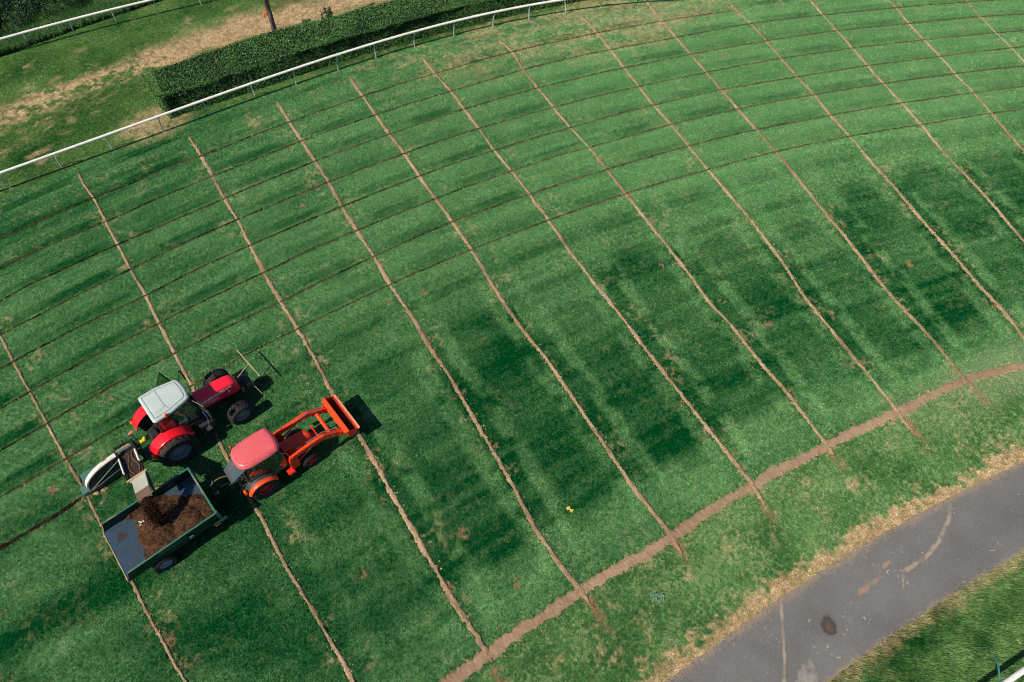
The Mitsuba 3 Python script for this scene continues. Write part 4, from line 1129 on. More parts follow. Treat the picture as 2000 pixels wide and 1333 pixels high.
    P('crossbar', cat([beam((-1.72, 0.02, 1.285), (-1.20, 0.0, 1.285), 0.05, 0.05), beam((-1.50, 0.10, 1.245), (-1.22, 0.08, 1.245), 0.03, 0.03)]), 'm_tan_bar')
    P('gearbox', cat([box(-1.05, -0.72, -0.55, -0.12, 0.42, 0.85, 0.06), lathe_y([(0.001, -0.03), (0.13, -0.03), (0.13, 0.03), (0.001, 0.03)], 18).apply_translation([-0.86, -0.60, 0.72])]), 'm_dark_steel')
    # conveyor climbing to the right
    a, b = np.array([-0.02, 1.02]), np.array([-1.98, 2.06])      # (y, z)
    P('conveyor__belt', sheet((-1.70, a[0], a[1]), (-1.18, a[0], a[1]), (-1.18, b[0], b[1]), (-1.70, b[0], b[1])), 'm_belt', False)
    zb = lambda y: np.interp(-y, [0.02, 1.98], [1.02, 2.06]) + 0.03
    hl = [(-1.50, -0.15), (-1.44, -0.55), (-1.54, -0.95), (-1.55, -1.3), (-1.45, -1.75)]
    P('conveyor__hose', tube([(x_, y_, zb(y_)) for x_, y_ in bez3(hl)], 0.010, 6), 'm_hose')
    hl = [(-1.25, -0.2), (-1.34, -0.6), (-1.28, -1.0), (-1.22, -1.35), (-1.30, -1.8)]
    P('conveyor__hose_001', tube([(x_, y_, zb(y_)) for x_, y_ in bez3(hl)], 0.014, 6), 'm_hose')
    for q, x in enumerate((-1.74, -1.14)):
        put(f'{k}__conveyor__side_plate' + (f'_{q:03d}' if q else ''), fr(beam((x, a[0], a[1] + 0.02), (x, b[0], b[1] + 0.02), 0.03, 0.16)), 'm_black', smooth=30)
        put(f'{k}__conveyor__side_tube' + (f'_{q:03d}' if q else ''), fr(tube([(x, -0.36, 1.33), (x, -1.20 if q else -1.45, 1.33 + (0.84 if q else 1.09) * 0.53)], 0.038 if q else 0.03, 10)), 'm_white_pipe', smooth=40)
    P('conveyor__under_frame', cat([beam((-1.44, -0.1, 0.90), (-1.44, -1.92, 1.90), 0.44, 0.05), beam((-1.44, -0.25, 0.45), (-1.44, -1.1, 1.42), 0.08, 0.06)]), 'm_black')
    P('conveyor__head', cat([beam((-1.76, -1.98, 2.13), (-1.04, -1.98, 2.13), 0.07, 0.09), beam((-1.68, -2.05, 2.12), (-1.10, -2.03, 2.14), 0.06, 0.06)]), 'm_tan_bar')
    # spout: pale hood plate, then a drooping rusty flap
    P('spout', cat([quad((-1.60, -2.06, 2.20), (-1.12, -2.06, 2.20), (-1.24, -2.60, 2.20), (-1.70, -2.60, 2.20), 0.012), quad((-1.12, -2.06, 2.20), (-1.24, -2.60, 2.20), (-1.26, -2.62, 1.94), (-1.13, -2.06, 1.92), 0.01), quad((-1.60, -2.06, 2.20), (-1.70, -2.60, 2.20), (-1.70, -2.62, 1.94), (-1.60, -2.06, 1.92), 0.01)]), 'm_chute', False)
    P('spout__flap', cat([quad((-1.705, -2.605, 2.195), (-1.235, -2.605, 2.195), (-1.325, -2.86, 1.98), (-1.79, -2.84, 1.98), 0.012), beam((-1.80, -2.85, 1.975), (-1.315, -2.87, 1.975), 0.02, 0.02)]), 'm_rust', False)
    P('spout__seal', beam((-1.10, -1.98, 2.05), (-1.23, -2.78, 1.90), 0.03, 0.20), 'm_black')
    # jack with its round pad folded up
    P('jack', tube([(-0.98, 0.24, 0.95), (-1.0, 0.50, 1.14)], 0.022, 8), 'm_black')
    P('jack__pad', cat([lathe_y([(0.001, 0.015), (0.095, 0.012), (0.10, 0.0), (0.001, -0.01)], 18).apply_transform(trimesh.transformations.rotation_matrix(1.2, [1, 0, 0])).apply_translation([-1.0, 0.52, 1.16])]), 'm_worn_lip')


trencher()

# ------------------------------------------------------------------ orange tractor with front loader
KU = Frame(np.array([-9.42654, 10.20912]) + 0.07 * np.array([math.sin(math.radians(39)), -math.cos(math.radians(39))]), math.radians(38.98))


def orange_tractor():
    k = thing('orange_tractor', 'small orange red loader tractor with a pink cab roof and raised bucket', 'tractor')
    fr = KU
    P = lambda n, m, b, s=30: put(f'{k}__{n}', fr(m), b, smooth=s)
    for y, out in ((-0.60, -1), (0.60, 1)):
        wheel(fr, k, 0.0, y, 0.53, 0.36, 0.28, 'turf', 'm_rim_red', out)
        wheel(fr, k, 1.86, y + 0.02 * out, 0.35, 0.24, 0.20, 'turf', 'm_rim_red', out, steer=0.05)
    P('chassis', cat([box(-0.3, 1.2, -0.18, 0.18, 0.34, 0.72, 0.04), box(1.1, 2.25, -0.14, 0.14, 0.36, 0.74, 0.03), box(-0.2, 0.2, -0.5, 0.5, 0.44, 0.62, 0.04), box(1.78, 1.94, -0.5, 0.5, 0.28, 0.42, 0.03)]), 'm_black')
    # hood
    secs = []
    for x, hw, zt, zb in ((1.20, 0.275, 1.26, 0.80), (1.6, 0.27, 1.235, 0.76), (2.0, 0.26, 1.185, 0.70), (2.2, 0.235, 1.13, 0.68), (2.31, 0.18, 1.05, 0.68), (2.35, 0.12, 0.95, 0.70)):
        secs.append([(x, hw + 0.02, zb), (x, hw + 0.015, (zb + zt) / 2), (x, hw, zt - 0.10), (x, hw - 0.04, zt - 0.025), (x, hw * 0.55, zt + 0.004), (x, 0, zt + 0.012), (x, -hw * 0.55, zt + 0.004), (x, -hw + 0.04, zt - 0.025), (x, -hw, zt - 0.10), (x, -hw - 0.015, (zb + zt) / 2), (x, -hw - 0.02, zb)])
    hd = loft(secs)
    hd.invert()
    P('hood', hd, 'm_arm', 40)
    P('hood__badge', box(1.62, 1.80, -0.305, -0.286, 1.02, 1.10, 0.006), 'm_grey_stripe')
    P('hood__latch', lathe_y([(0.001, 0.012), (0.03, 0.008), (0.035, 0)], 12).apply_transform(trimesh.transformations.rotation_matrix(math.pi / 2, [1, 0, 0])).apply_translation([2.12, 0, 1.155]), 'm_worn_lip')
    P('grille', box(2.335, 2.375, -0.13, 0.13, 0.72, 0.98, 0.01), 'm_black')
    P('brush_guard', cat([beam((2.52, -0.29, 0.98), (2.52, 0.29, 0.98), 0.05, 0.06), beam((2.50, -0.25, 0.50), (2.52, -0.25, 0.96), 0.05, 0.04), beam((2.50, 0.25, 0.50), (2.52, 0.25, 0.96), 0.05, 0.04), box(2.2, 2.54, -0.26, 0.26, 0.40, 0.50, 0.02)]), 'm_orange_red')
    # fenders with a grey ledge inside
    for sd in (-1, 1):
        kk = f'{k}__fender' + ('' if sd < 0 else '_001')
        m = fender(0.0, 0.53, 0.62, sd * 0.64, sd * 0.80, math.radians(155), math.radians(25), 0.025, 0.05)
        led = fender(0.0, 0.53, 0.645, sd * 0.40, sd * 0.645, math.radians(158), math.radians(22), 0.03, 0.03)
        if sd > 0:
            m.invert(), led.invert()
        put(kk, fr(m), 'm_orange', smooth=45)
        put(f'{kk}__ledge', fr(led), 'm_ledge', smooth=45)
        put(f'{kk}__lamp', fr(box(-0.66, -0.56, min(sd * 0.50, sd * 0.66), max(sd * 0.50, sd * 0.66), 0.82, 1.0, 0.02)), 'm_amber', smooth=30)
    # cab
    zr = 2.06
    cor = {'rl': (-0.12, 0.50), 'rr': (-0.12, -0.50), 'fl': (1.02, 0.46), 'fr': (1.02, -0.46)}
    fl = {'rl': (-0.30, 0.46), 'rr': (-0.30, -0.46), 'fl': (1.20, 0.40), 'fr': (1.20, -0.40)}
    pil = [beam((*fl[q], 0.95), (*cor[q], zr), 0.05, 0.055) for q in cor]
    for y in (1, -1):
        pil.append(beam((0.28, y * 0.52, 0.9), (0.26, y * 0.50, zr), 0.045, 0.045))
    for a_, b_ in (('rl', 'fl'), ('rr', 'fr'), ('rl', 'rr'), ('fl', 'fr')):
        pil.append(beam((*cor[a_], zr - 0.03), (*cor[b_], zr - 0.03), 0.05, 0.06))
    pil += [beam((*fl['rl'], 0.97), (*fl['rr'], 0.97), 0.05, 0.05), beam((*fl['fl'], 0.97), (*fl['fr'], 0.97), 0.05, 0.05), beam((0.28, -0.52, 0.62), (1.2, -0.42, 0.62), 0.04, 0.04), beam((0.28, 0.52, 0.62), (1.2, 0.42, 0.62), 0.04, 0.04)]
    P('cab_frame', cat(pil), 'm_black')
    P('cab_floor', cat([box(-0.3, 1.2, -0.44, 0.44, 0.60, 0.66, 0.02), box(1.05, 1.2, -0.32, 0.32, 0.66, 1.2, 0.04), box(-0.3, 0.1, -0.44, 0.44, 0.66, 0.92, 0.05), box(-0.29, 0.27, -0.49, -0.37, 0.67, 1.12, 0.04), box(-0.29, 0.27, 0.37, 0.49, 0.67, 1.12, 0.04)]), 'm_black')
    P('seat', cat([box(0.10, 0.50, -0.22, 0.22, 0.92, 1.04, 0.05), box(0.02, 0.13, -0.22, 0.22, 1.0, 1.5, 0.05)]), 'm_fabric', 45)
    tw = trimesh.creation.torus(0.17, 0.016, 24, 8)
    tw.apply_transform(trimesh.transformations.rotation_matrix(-0.55, [0, 1, 0]))
    tw.apply_translation([0.80, 0, 1.32])
    P('steering_wheel', cat([tw, tube([(0.80, 0, 1.32), (1.08, 0, 1.0)], 0.025, 8)]), 'm_black', 45)
    P('window', sheet((0.30, -0.52, 0.66), (1.19, -0.41, 0.66), (1.03, -0.465, zr - 0.06), (0.28, -0.505, zr - 0.06)), 'm_glass', False)
    P('window_001', sheet((1.215, -0.38, 1.0), (1.215, 0.38, 1.0), (1.035, 0.44, zr - 0.06), (1.035, -0.44, zr - 0.06)), 'm_glass', False)
    P('window_002', sheet((-0.28, -0.465, 1.0), (0.25, -0.52, 1.0), (0.24, -0.505, zr - 0.06), (-0.12, -0.505, zr - 0.06)), 'm_glass', False)
    P('window_003', sheet((0.30, 0.52, 0.66), (1.19, 0.41, 0.66), (1.03, 0.465, zr - 0.06), (0.28, 0.505, zr - 0.06)), 'm_glass', False)
    P('rear_window', quad((-0.20, 0.42, 1.92), (-0.20, -0.42, 1.92), (-0.80, -0.33, 1.50), (-0.80, 0.33, 1.50), 0.008), 'm_glass_dusty', False)
    P('rear_window__stay', tube([(-0.26, 0.42, 1.5), (-0.70, 0.34, 1.57)], 0.010, 6), 'm_black')
    P('rear_window__stay_001', tube([(-0.26, -0.42, 1.5), (-0.70, -0.34, 1.57)], 0.010, 6), 'm_black')
    # roof: rounded at the rear, chamfered edge, recessed line
    outl = rounded_poly([(-0.20, 0.48), (0.05, 0.56), (0.7, 0.585), (1.08, 0.55), (1.18, 0.44), (1.22, 0.2), (1.225, 0), (1.22, -0.2), (1.18, -0.44), (1.08, -0.55), (0.7, -0.585), (0.05, -0.56), (-0.20, -0.48), (-0.33, -0.3), (-0.36, 0), (-0.33, 0.3)], 0.09)

    def shell(pol, zs):
        n = 96
        sec = []
        for inset, z in zs:
            ring = pol.buffer(-inset).exterior
            d = np.array([ring.interpolate(t, normalized=True).coords[0] for t in np.arange(n) / n])
            d = np.roll(d, -np.argmin(np.hypot(*(d - [-0.36, 0]).T)), 0)
            if not Polygon(d).exterior.is_ccw:
                d = d[::-1]
            sec.append(np.c_[d, np.full(n, z)])
        return loft(sec)
    P('cab_roof', shell(outl, [(0.03, 2.05), (0.0, 2.09), (0.008, 2.14), (0.05, 2.205), (0.09, 2.237), (0.13, 2.248), (0.20, 2.260), (0.33, 2.272)]), 'm_pink_roof', 40)
    rg = np.array(outl.buffer(-0.125).exterior.coords)
    P('cab_roof__seam', tube(np.c_[rg, np.full(len(rg), 2.2485)], 0.006, 6, False), 'm_red_roof_edge')
    P('beacon', cat([lathe_y([(0.001, 0.11), (0.03, 0.10), (0.045, 0.07), (0.048, 0)], 16).apply_transform(trimesh.transformations.rotation_matrix(math.pi / 2, [1, 0, 0])).apply_translation([-0.18, 0.64, 2.02])]), 'm_amber', 45)
    P('beacon_arm', tube([(-0.12, 0.46, 1.95), (-0.18, 0.64, 1.96), (-0.18, 0.64, 2.03)], 0.014, 6), 'm_black')
    P('mirror', cat([tube([(1.10, 0.46, 1.85), (1.22, 0.76, 1.80)], 0.012, 6), box(1.19, 1.25, 0.72, 0.88, 1.62, 1.88, 0.02)]), 'm_black')
    P('handrail', tube([(1.10, -0.50, 1.75), (1.24, -0.52, 1.55), (1.30, -0.56, 1.20), (1.22, -0.58, 0.9)], 0.012, 6), 'm_silver')
    P('step', cat([box(0.92, 1.20, -0.74, -0.50, 0.36, 0.52, 0.02)]), 'm_orange_red')
    # loader
    for q, sd in enumerate((-1, 1)):
        y = sd * 0.60
        sfx = '' if q == 0 else '_001'
        put(f'{k}__loader_mast{sfx}', fr(cat([side_prism([(1.14, 0.55), (1.44, 0.55), (1.50, 0.95), (1.40, 1.30), (1.24, 1.32), (1.16, 1.0)], y - 0.07, y + 0.07), box(1.10, 1.5, min(y, sd * 0.2), max(y, sd * 0.2), 0.44, 0.58, 0.02), lathe_y([(0.001, -0.085), (0.04, -0.085), (0.04, 0.085), (0.001, 0.085)], 14).apply_translation([1.32, y, 1.24])])), 'm_orange_red', smooth=25)
        arm = cat([side_prism([(1.22, 1.20), (1.26, 1.33), (2.50, 1.42), (2.66, 1.38), (2.58, 1.20), (2.48, 1.19), (1.22, 1.14)], y - 0.06, y + 0.06), side_prism([(2.48, 1.22), (2.50, 1.415), (2.66, 1.40), (3.30, 1.0), (3.36, 0.86), (3.26, 0.80), (3.12, 0.84)], y - 0.068, y + 0.068)])
        put(f'{k}__loader_arm{sfx}', fr(arm), 'm_arm', smooth=20)
        put(f'{k}__loader_arm{sfx}__lift_cylinder', fr(cat([tube([(1.40, y, 0.75), (1.86, y, 0.98)], 0.036, 10)])), 'm_orange_red', smooth=40)
        put(f'{k}__loader_arm{sfx}__cylinder_rod', fr(cat([tube([(1.80, y, 0.95), (2.50, y, 1.27)], 0.018, 8), tube([(2.0, y - sd * 0.09, 1.41), (2.62, y - sd * 0.09, 1.45)], 0.016, 8), tube([(2.62, y - sd * 0.09, 1.46), (3.2, y - sd * 0.09, 1.14)], 0.022, 8)])), 'm_silver', smooth=40)
        put(f'{k}__loader_arm{sfx}__pin', fr(cat([lathe_y([(0.001, -0.075), (0.03, -0.075), (0.03, 0.075), (0.001, 0.075)], 12).apply_translation([x_, y, z_]) for x_, z_ in ((2.58, 1.34), (3.24, 0.92), (2.98, 1.06))])), 'm_silver', smooth=30)
    P('torque_tube', tube([(2.93, -0.56, 1.06), (2.93, 0.56, 1.06)], 0.075, 16), 'm_orange', 40)
    # bucket: open trough tipped back, 1.8 m wide; profile in (x, z)
    y0, y1 = -0.90, 0.90
    pr_out = [(3.47, 1.10), (3.42, 0.80), (3.45, 0.68), (3.54, 0.62), (3.65, 0.65), (3.88, 0.86)]
    pr_in = [(3.50, 1.095), (3.455, 0.81), (3.48, 0.705), (3.545, 0.65), (3.635, 0.675), (3.855, 0.88)]
    secs = []
    for y in (y0, y1):
        secs.append([(x, y, z) for x, z in pr_out + pr_in[::-1]])
    bk = side_prism(pr_out + pr_in[::-1], y0, y1)
    P('bucket', bk, 'm_bucket_inside', 25)
    for q, y in enumerate((y0, y1)):
        put(f'{k}__bucket__side_plate' + ('_001' if q else ''), fr(side_prism([(3.48, 1.12), (3.415, 0.80), (3.445, 0.67), (3.54, 0.61), (3.66, 0.64), (3.88, 0.865)], y - 0.014, y + 0.014)), 'm_orange_red', smooth=False)
    P('bucket__top_edge', cat([box(3.40, 3.53, y0 - 0.02, y1 + 0.02, 1.095, 1.125, 0.008), beam((3.40, y0, 1.04), (3.40, y1, 1.04), 0.06, 0.09), beam((3.37, y0 * 0.86, 0.92), (3.37, y1 * 0.86, 0.92), 0.06, 0.10)]), 'm_orange', 20)
    P('bucket__cutting_edge', quad((3.86, y0 - 0.016, 0.852), (3.86, y1 + 0.016, 0.852), (3.95, y1 + 0.016, 0.925), (3.95, y0 - 0.016, 0.925), 0.018), 'm_worn_lip', False)
    for q, y_ in enumerate((-0.68, -0.52, 0.52, 0.68)):
        P('bucket__bracket' + (f'_{q:03d}' if q else ''), side_prism([(3.20, 0.78), (3.42, 0.70), (3.40, 1.04), (3.24, 1.02)], y_ - 0.02, y_ + 0.02), 'm_orange_red', False)
    P('drawbar_hitch', cat([beam((-0.25, 0, 0.40), (-0.62, 0, 0.36), 0.08, 0.05), beam((-0.2, 0.3, 0.45), (-0.7, 0.32, 0.42), 0.04, 0.07), beam((-0.2, -0.3, 0.45), (-0.7, -0.32, 0.42), 0.04, 0.07), box(-0.38, -0.22, -0.3, 0.3, 0.6, 0.9, 0.03)]), 'm_black')
    return k


orange_tractor()
# damp soil left in the bucket
r = np.random.default_rng(50)
n = 260
pos = np.c_[3.545 + r.normal(0, 0.04, n), r.uniform(-0.62, 0.80, n), 0.67 + np.abs(r.normal(0, 0.03, n))]
V = ico.vertices[None] * r.uniform(0.015, 0.05, n)[:, None, None] * r.uniform(0.6, 1.3, (n, 12, 1)) + pos[:, None]
put('bucket_soil', KU(trimesh.Trimesh(V.reshape(-1, 3), (ico.faces[None] + 12 * np.arange(n)[:, None, None]).reshape(-1, 3), process=False)), 'm_clod', 'dark damp soil crumbs lying in the orange bucket', 'soil', kind='stuff', smooth=False)

# ------------------------------------------------------------------ green trailer
TR = Frame((-12.0837, 8.2225), math.radians(40.4))


def trailer():
    k = thing('trailer', 'dark green tipping trailer with blue grey bed, hitched to the orange tractor', 'trailer')
    fr = TR
    P = lambda n, m, b, s=30: put(f'{k}__{n}', fr(m), b, smooth=s)
    zf, zt, W_ = 0.86, 1.30, 1.08
    P('bed', cat([box(-1.74, 1.56, -W_ + 0.03, W_ - 0.03, zf - 0.06, zf, 0.01)]), 'm_bed')
    P('bed__rear_sill', box(-1.775, -1.742, -W_, W_, zf - 0.10, zf + 0.012, 0.006), 'm_tan_bar')
    for q, sd in enumerate((-1, 1)):
        sfx = '_001' if q else ''
        y0, y1 = (sd * W_ - 0.03, sd * W_) if sd > 0 else (sd * W_, sd * W_ + 0.03)
        put(f'{k}__side_wall{sfx}', fr(side_prism([(-1.76, zf - 0.12), (1.60, zf - 0.12), (1.58, zt), (-1.56, zt)], y0, y1)), 'm_green', smooth=False)
        put(f'{k}__side_wall{sfx}__top_rail', fr(box(-1.57, 1.60, min(sd * W_ - 0.045, sd * W_ + 0.02), max(sd * W_ - 0.045, sd * W_ + 0.02), zt, zt + 0.045, 0.01)), 'm_green_rim', smooth=30)
        ribs = [box(x - 0.03, x + 0.03, min(sd * W_, sd * (W_ + 0.035)) + (0.001 if sd > 0 else 0), max(sd * W_, sd * (W_ + 0.035)) - (0.001 if sd < 0 else 0), zf - 0.1, zt - 0.005, 0.006) for x in (0.45, 1.2)] if sd < 0 else [box(x - 0.03, x + 0.03, W_ + 0.001, W_ + 0.035, zf - 0.1, zt - 0.005, 0.006) for x in (-1.0, 0.45, 1.2)]
        for qq, rb in enumerate(ribs):
            put(f'{k}__side_wall{sfx}__rib' + (f'_{qq:03d}' if qq else ''), fr(rb), 'm_green', smooth=30)
        # panel frame lines on the outside
        ln = [beam((-0.62, sd * (W_ + 0.004), 1.06), (0.40, sd * (W_ + 0.004), 1.06), 0.008, 0.010, 0.001), beam((0.38, sd * (W_ + 0.004), 1.20), (0.38, sd * (W_ + 0.004), 1.27), 0.008, 0.012, 0.001)]
        put(f'{k}__side_wall{sfx}__trim', fr(cat(ln)), 'm_silver', smooth=False)
        t = meshkit.text_mesh('MARSHALL', 0.085, 0.004, True)
        w_ = t.bounds[1][0]
        v = t.vertices.copy()
        xx = -0.55 + v[:, 0] * 1.35 if sd < 0 else 0.25 - v[:, 0] * 1.35
        t.vertices = np.c_[xx, sd * (W_ + 0.002 + v[:, 2]), 1.155 + v[:, 1]]
        put(f'{k}__side_wall{sfx}__lettering', fr(t), 'm_green_rim', smooth=False)
        put(f'{k}__side_wall{sfx}__latch', fr(cat([box(0.46, 0.62, min(sd * (W_ + 0.036), sd * (W_ + 0.09)), max(sd * (W_ + 0.036), sd * (W_ + 0.09)), 0.92, 1.06, 0.02)])), 'm_green_rim', smooth=30)
    P('front_wall', box(1.565, 1.605, -W_ + 0.035, W_ - 0.035, zf - 0.1, zt - 0.002, 0.004), 'm_green')
    P('front_wall__top_rail', box(1.545, 1.615, -W_ - 0.02, W_ + 0.02, zt + 0.003, zt + 0.05, 0.01), 'm_green_rim')
    P('corner_post', box(1.53, 1.64, -W_ - 0.035, -W_ + 0.06, zf - 0.16, zt + 0.06, 0.012), 'm_green_rim')
    P('corner_post_001', box(1.53, 1.62, W_ - 0.04, W_ + 0.025, zf - 0.16, zt + 0.053, 0.012), 'm_green_rim')
    P('chassis', cat([box(-1.6, 1.6, -0.50, -0.38, 0.62, 0.79, 0.01), box(-1.6, 1.6, 0.38, 0.50, 0.62, 0.79, 0.01), box(-1.55, -1.43, -0.9, 0.9, 0.64, 0.74, 0.01), box(1.3, 1.42, -0.9, 0.9, 0.64, 0.74, 0.01), box(-0.72, -0.6, -0.85, 0.85, 0.38, 0.48, 0.02), box(1.2, 1.75, -1.12, -0.72, 0.62, 0.74, 0.02)]), 'm_green')
    P('mudguard', box(1.28, 1.78, -1.22, -1.09, 0.70, 0.84, 0.02), 'm_green')
    P('reflector', box(1.30, 1.48, -1.226, -1.221, 0.74, 0.77, 0.001), 'm_worn_lip', False)
    P('tail_lamp', box(-1.79, -1.776, -1.02, -0.86, zf - 0.09, zf - 0.02, 0.004), 'm_amber')
    for y, out in ((-1.03, -1), (1.03, 1)):
        wheel(fr, k, -0.66, y, 0.39, 0.26, 0.22, 'turf', 'm_rim_grey', out)
    P('drawbar', cat([beam((1.55, 0.40, 0.70), (2.25, 0.06, 0.50), 0.08, 0.10), beam((1.55, -0.40, 0.70), (2.25, -0.06, 0.50), 0.08, 0.10), beam((2.2, 0, 0.50), (2.75, 0.0, 0.46), 0.10, 0.10)]), 'm_green')
    te = trimesh.creation.torus(0.06, 0.018, 18, 8)
    te.apply_translation([2.82, 0, 0.45])
    P('drawbar__eye', te, 'm_dark_steel')
    P('jack', cat([tube([(1.86, 0.14, 0.35), (1.86, 0.14, 1.02)], 0.03, 10), tube([(1.86, 0.14, 1.0), (1.98, 0.17, 1.06), (1.98, 0.24, 1.06)], 0.018, 8), box(1.80, 1.92, 0.08, 0.20, 0.33, 0.36, 0.01)]), 'm_silver')
    P('hose', cat([tube(bez((1.95, 0.18, 1.0), (2.35, 0.32, 1.02), (2.72, 0.02, 0.72), 12), 0.026, 8)]), 'm_hose')
    P('cable', tube(bez((1.9, 0.0, 0.75), (2.5, -0.10, 1.0), (2.9, -0.12, 0.75), 12), 0.009, 6), 'm_black')
    P('skid_leg', cat([beam((1.60, -0.02, 0.66), (1.78, -0.20, 0.30), 0.04, 0.04), beam((1.78, -0.20, 0.30), (2.2, -0.12, 0.46), 0.035, 0.035)]), 'm_green')


trailer()


# ------------------------------------------------------------------ soil on the trailer
def heap():
    nx, ny = 170, 130
    X, Y = np.meshgrid(np.linspace(-1.66, 1.55, nx), np.linspace(-1.045, 1.045, ny), indexing='ij')
    q = lambda f, s, o=4: meshkit.fbm(np.stack([X * f, Y * f, X * 0 + s], -1), o) - 0.5
    z = 0.30 * np.exp(-((X - 0.02) / 0.55) ** 2 - ((Y - 0.30) / 0.42) ** 2)
    z = np.maximum(z, 0.26 * np.exp(-((X + 0.30) / 0.50) ** 2 - ((Y + 0.45) / 0.60) ** 2))
    z = np.maximum(z, 0.30 * np.exp(-((X - 0.75) / 0.55) ** 2 - ((Y + 0.55) / 0.45) ** 2))
    z = np.maximum(z, 0.27 * np.exp(-((X - 1.35) / 0.30) ** 2 - ((Y + 0.35) / 0.65) ** 2))
    z = np.maximum(z, 0.14 * np.exp(-((Y - 0.98) / 0.20) ** 2) * np.clip((0.6 - X) / 0.5, 0, 1))
    z -= 0.05 * np.exp(-((X - 0.40) / 0.22) ** 2 - ((Y + 0.05) / 0.26) ** 2)
    # bare corner at the front left and the straight rear edge
    z *= np.clip((1.5 - (X * 0.9 + Y * 0.95 + 0.25 * q(2.5, 3))) / 0.35, 0, 1)
    edge = -0.98 + 0.20 * (Y < 0.5) * 0 + 0.18 * np.clip((Y - 0.1) / 0.7, 0, 1) - 0.22 * np.clip((-0.5 - Y) / 0.5, 0, 1) + 0.10 * q(3, 8)
    z *= np.clip((X - edge) / 0.16 + 1.2 * np.clip((Y - 0.86) / 0.1, 0, 1), 0, 1)
    z += 0.09 * q(3.2, 1) * np.clip(z / 0.08, 0, 1) + 0.05 * q(11, 2, 3) * np.clip(z / 0.05, 0, 1)
    z -= 0.012
    V = np.stack([X, Y, 0.862 + z], -1).reshape(-1, 3)
    i, j = np.meshgrid(np.arange(nx - 1), np.arange(ny - 1), indexing='ij')
    f = np.stack([i * ny + j, (i + 1) * ny + j, (i + 1) * ny + j + 1, i * ny + j + 1], -1).reshape(-1, 4)
    return (V, f), X, Y, 0.862 + z


hm, HX, HY, HZ = heap()
k = thing('soil_heap', 'brown loose soil heap filling the bed of the green trailer', 'soil')
M = TR.M
put(f'{k}__mound', (hm[0] @ M[:3, :3].T + M[:3, 3], hm[1]), 'm_heap', smooth=True)
r = np.random.default_rng(60)
n = 5200
ix = r.integers(0, HX.size, n)
pos = np.c_[HX.ravel()[ix] + r.normal(0, 0.01, n), HY.ravel()[ix] * 0.985, HZ.ravel()[ix]]
pos = pos[pos[:, 2] > 0.872]
n = len(pos)
sz = np.exp(r.normal(-4.95, 0.45, n))
V = ico.vertices[None] * sz[:, None, None] * r.uniform(0.6, 1.35, (n, 12, 1)) + pos[:, None]
Vw = V.reshape(-1, 3) @ M[:3, :3].T + M[:3, 3]
put(f'{k}__clods', (Vw, (ico.faces[None] + 12 * np.arange(n)[:, None, None]).reshape(-1, 3)), 'm_clod', kind='stuff', smooth=False)
# soil dropping from the spout
n = 5200
t = r.uniform(0, 1, n)
core = np.c_[-1.56 - 0.13 * t, -2.84 - 0.60 * t, 1.97 - 0.10 * t - 0.75 * t**2]
pos = core + r.normal(0, 1, (n, 3)) * (np.array([0.09, 0.035, 0.05]) * (0.8 + 0.7 * t[:, None]))
sz = np.exp(r.normal(-4.5, 0.5, n))
V = ico.vertices[None] * sz[:, None, None] * r.uniform(0.6, 1.35, (n, 12, 1)) + pos[:, None]
M = MF.M
Vw = V.reshape(-1, 3) @ M[:3, :3].T + M[:3, 3]
put('falling_soil', (Vw, (ico.faces[None] + 12 * np.arange(n)[:, None, None]).reshape(-1, 3)), 'm_clod', 'dark soil pouring off the conveyor spout onto the heap', 'soil', kind='stuff', smooth=False)
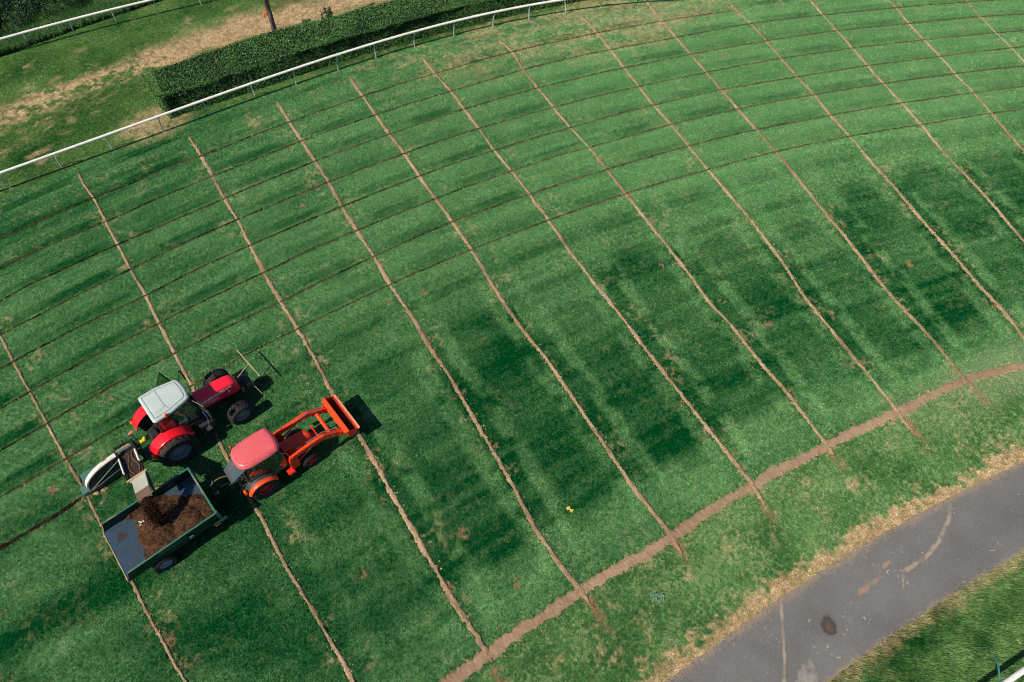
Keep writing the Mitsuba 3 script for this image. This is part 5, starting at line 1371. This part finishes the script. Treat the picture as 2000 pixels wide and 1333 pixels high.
# pale scrap among the soil
c = TR.pt((-0.60, 0.50, 0.0))
iz = np.argmin((HX - -0.60) ** 2 + (HY - 0.50) ** 2)
zc = HZ.ravel()[iz] + 0.03
put('white_scrap', cat([hull(np.array([c[0] + dx, c[1] + dy, zc]) + r.uniform(-1, 1, (10, 3)) * [0.045, 0.03, 0.02]) for dx, dy in ((0, 0), (0.07, 0.05), (0.02, -0.09), (-0.05, 0.02))]), 'm_guard_rim', 'pale crumpled scrap lying on the soil heap in the trailer', 'scrap', smooth=False)

# turf clods dropped behind the trencher
def clod(px, py, r0, label, flat=0.55, seed=0, bsdf='m_tan_clod'):
    w = bp(px, py, 0.04)
    q = np.random.default_rng(seed)
    m = trimesh.creation.icosphere(2)
    v = m.vertices * (0.75 + 0.5 * meshkit.fbm(m.vertices * 2 + seed, 3))[:, None]
    m.vertices = v * [r0 * 1.2, r0 * 0.85, r0 * flat] + [w[0], w[1], r0 * flat * 0.5]
    put('soil_clod', m, bsdf, label, 'clod', smooth=40)


clod(187.5, 963, 0.10, 'round tan clod just behind the trenching wheel', 0.5, 1)
clod(201, 957, 0.075, 'small tan clod right of the round one behind the trencher', 0.4, 2)
clod(207, 953, 0.06, 'smallest tan clod beside the shadow of the trencher guard', 0.4, 3)
w = bp(1112, 995, 0.02)
k = thing('fallen_leaf', 'bright yellow crumpled leaf lying on the turf', 'leaf')
put(f'{k}__blade', cat([hull([(w[0] + x, w[1] + y, z) for x, y, z in q]) for q in (((-0.13, 0.06, 0.03), (0.02, 0.10, 0.08), (0.05, -0.02, 0.04), (-0.08, -0.05, 0.05)), ((0.03, 0.0, 0.07), (0.16, -0.02, 0.05), (0.10, -0.13, 0.03), (0.0, -0.09, 0.05)), ((-0.02, -0.02, 0.06), (0.03, -0.05, 0.06), (0.0, -0.10, 0.09)+()) + ((0.02, -0.08, 0.04),))]), 'm_yellow_leaf', smooth=False)
w = bp(1283, 1168, 0.0)
r = np.random.default_rng(71)
n = 90
ang, rad = r.uniform(0, 2 * np.pi, n), np.sqrt(r.uniform(0, 1, n)) * 0.24
pos = np.c_[w[0] + np.cos(ang) * rad, w[1] + np.sin(ang) * rad * 0.8, 0.03 + 0.07 * r.uniform(0, 1, n)]
m, uv = leaf_cloud(pos, np.tile([0, 0, 1.0], (n, 1)), 0.085, 72, 0.35, 0.7)
k = thing('weed', 'low grey green leafy weed growing between the dirt strip and the path', 'plant')
put(f'{k}__leaves', m, 'm_weed', smooth=False, uv=uv)
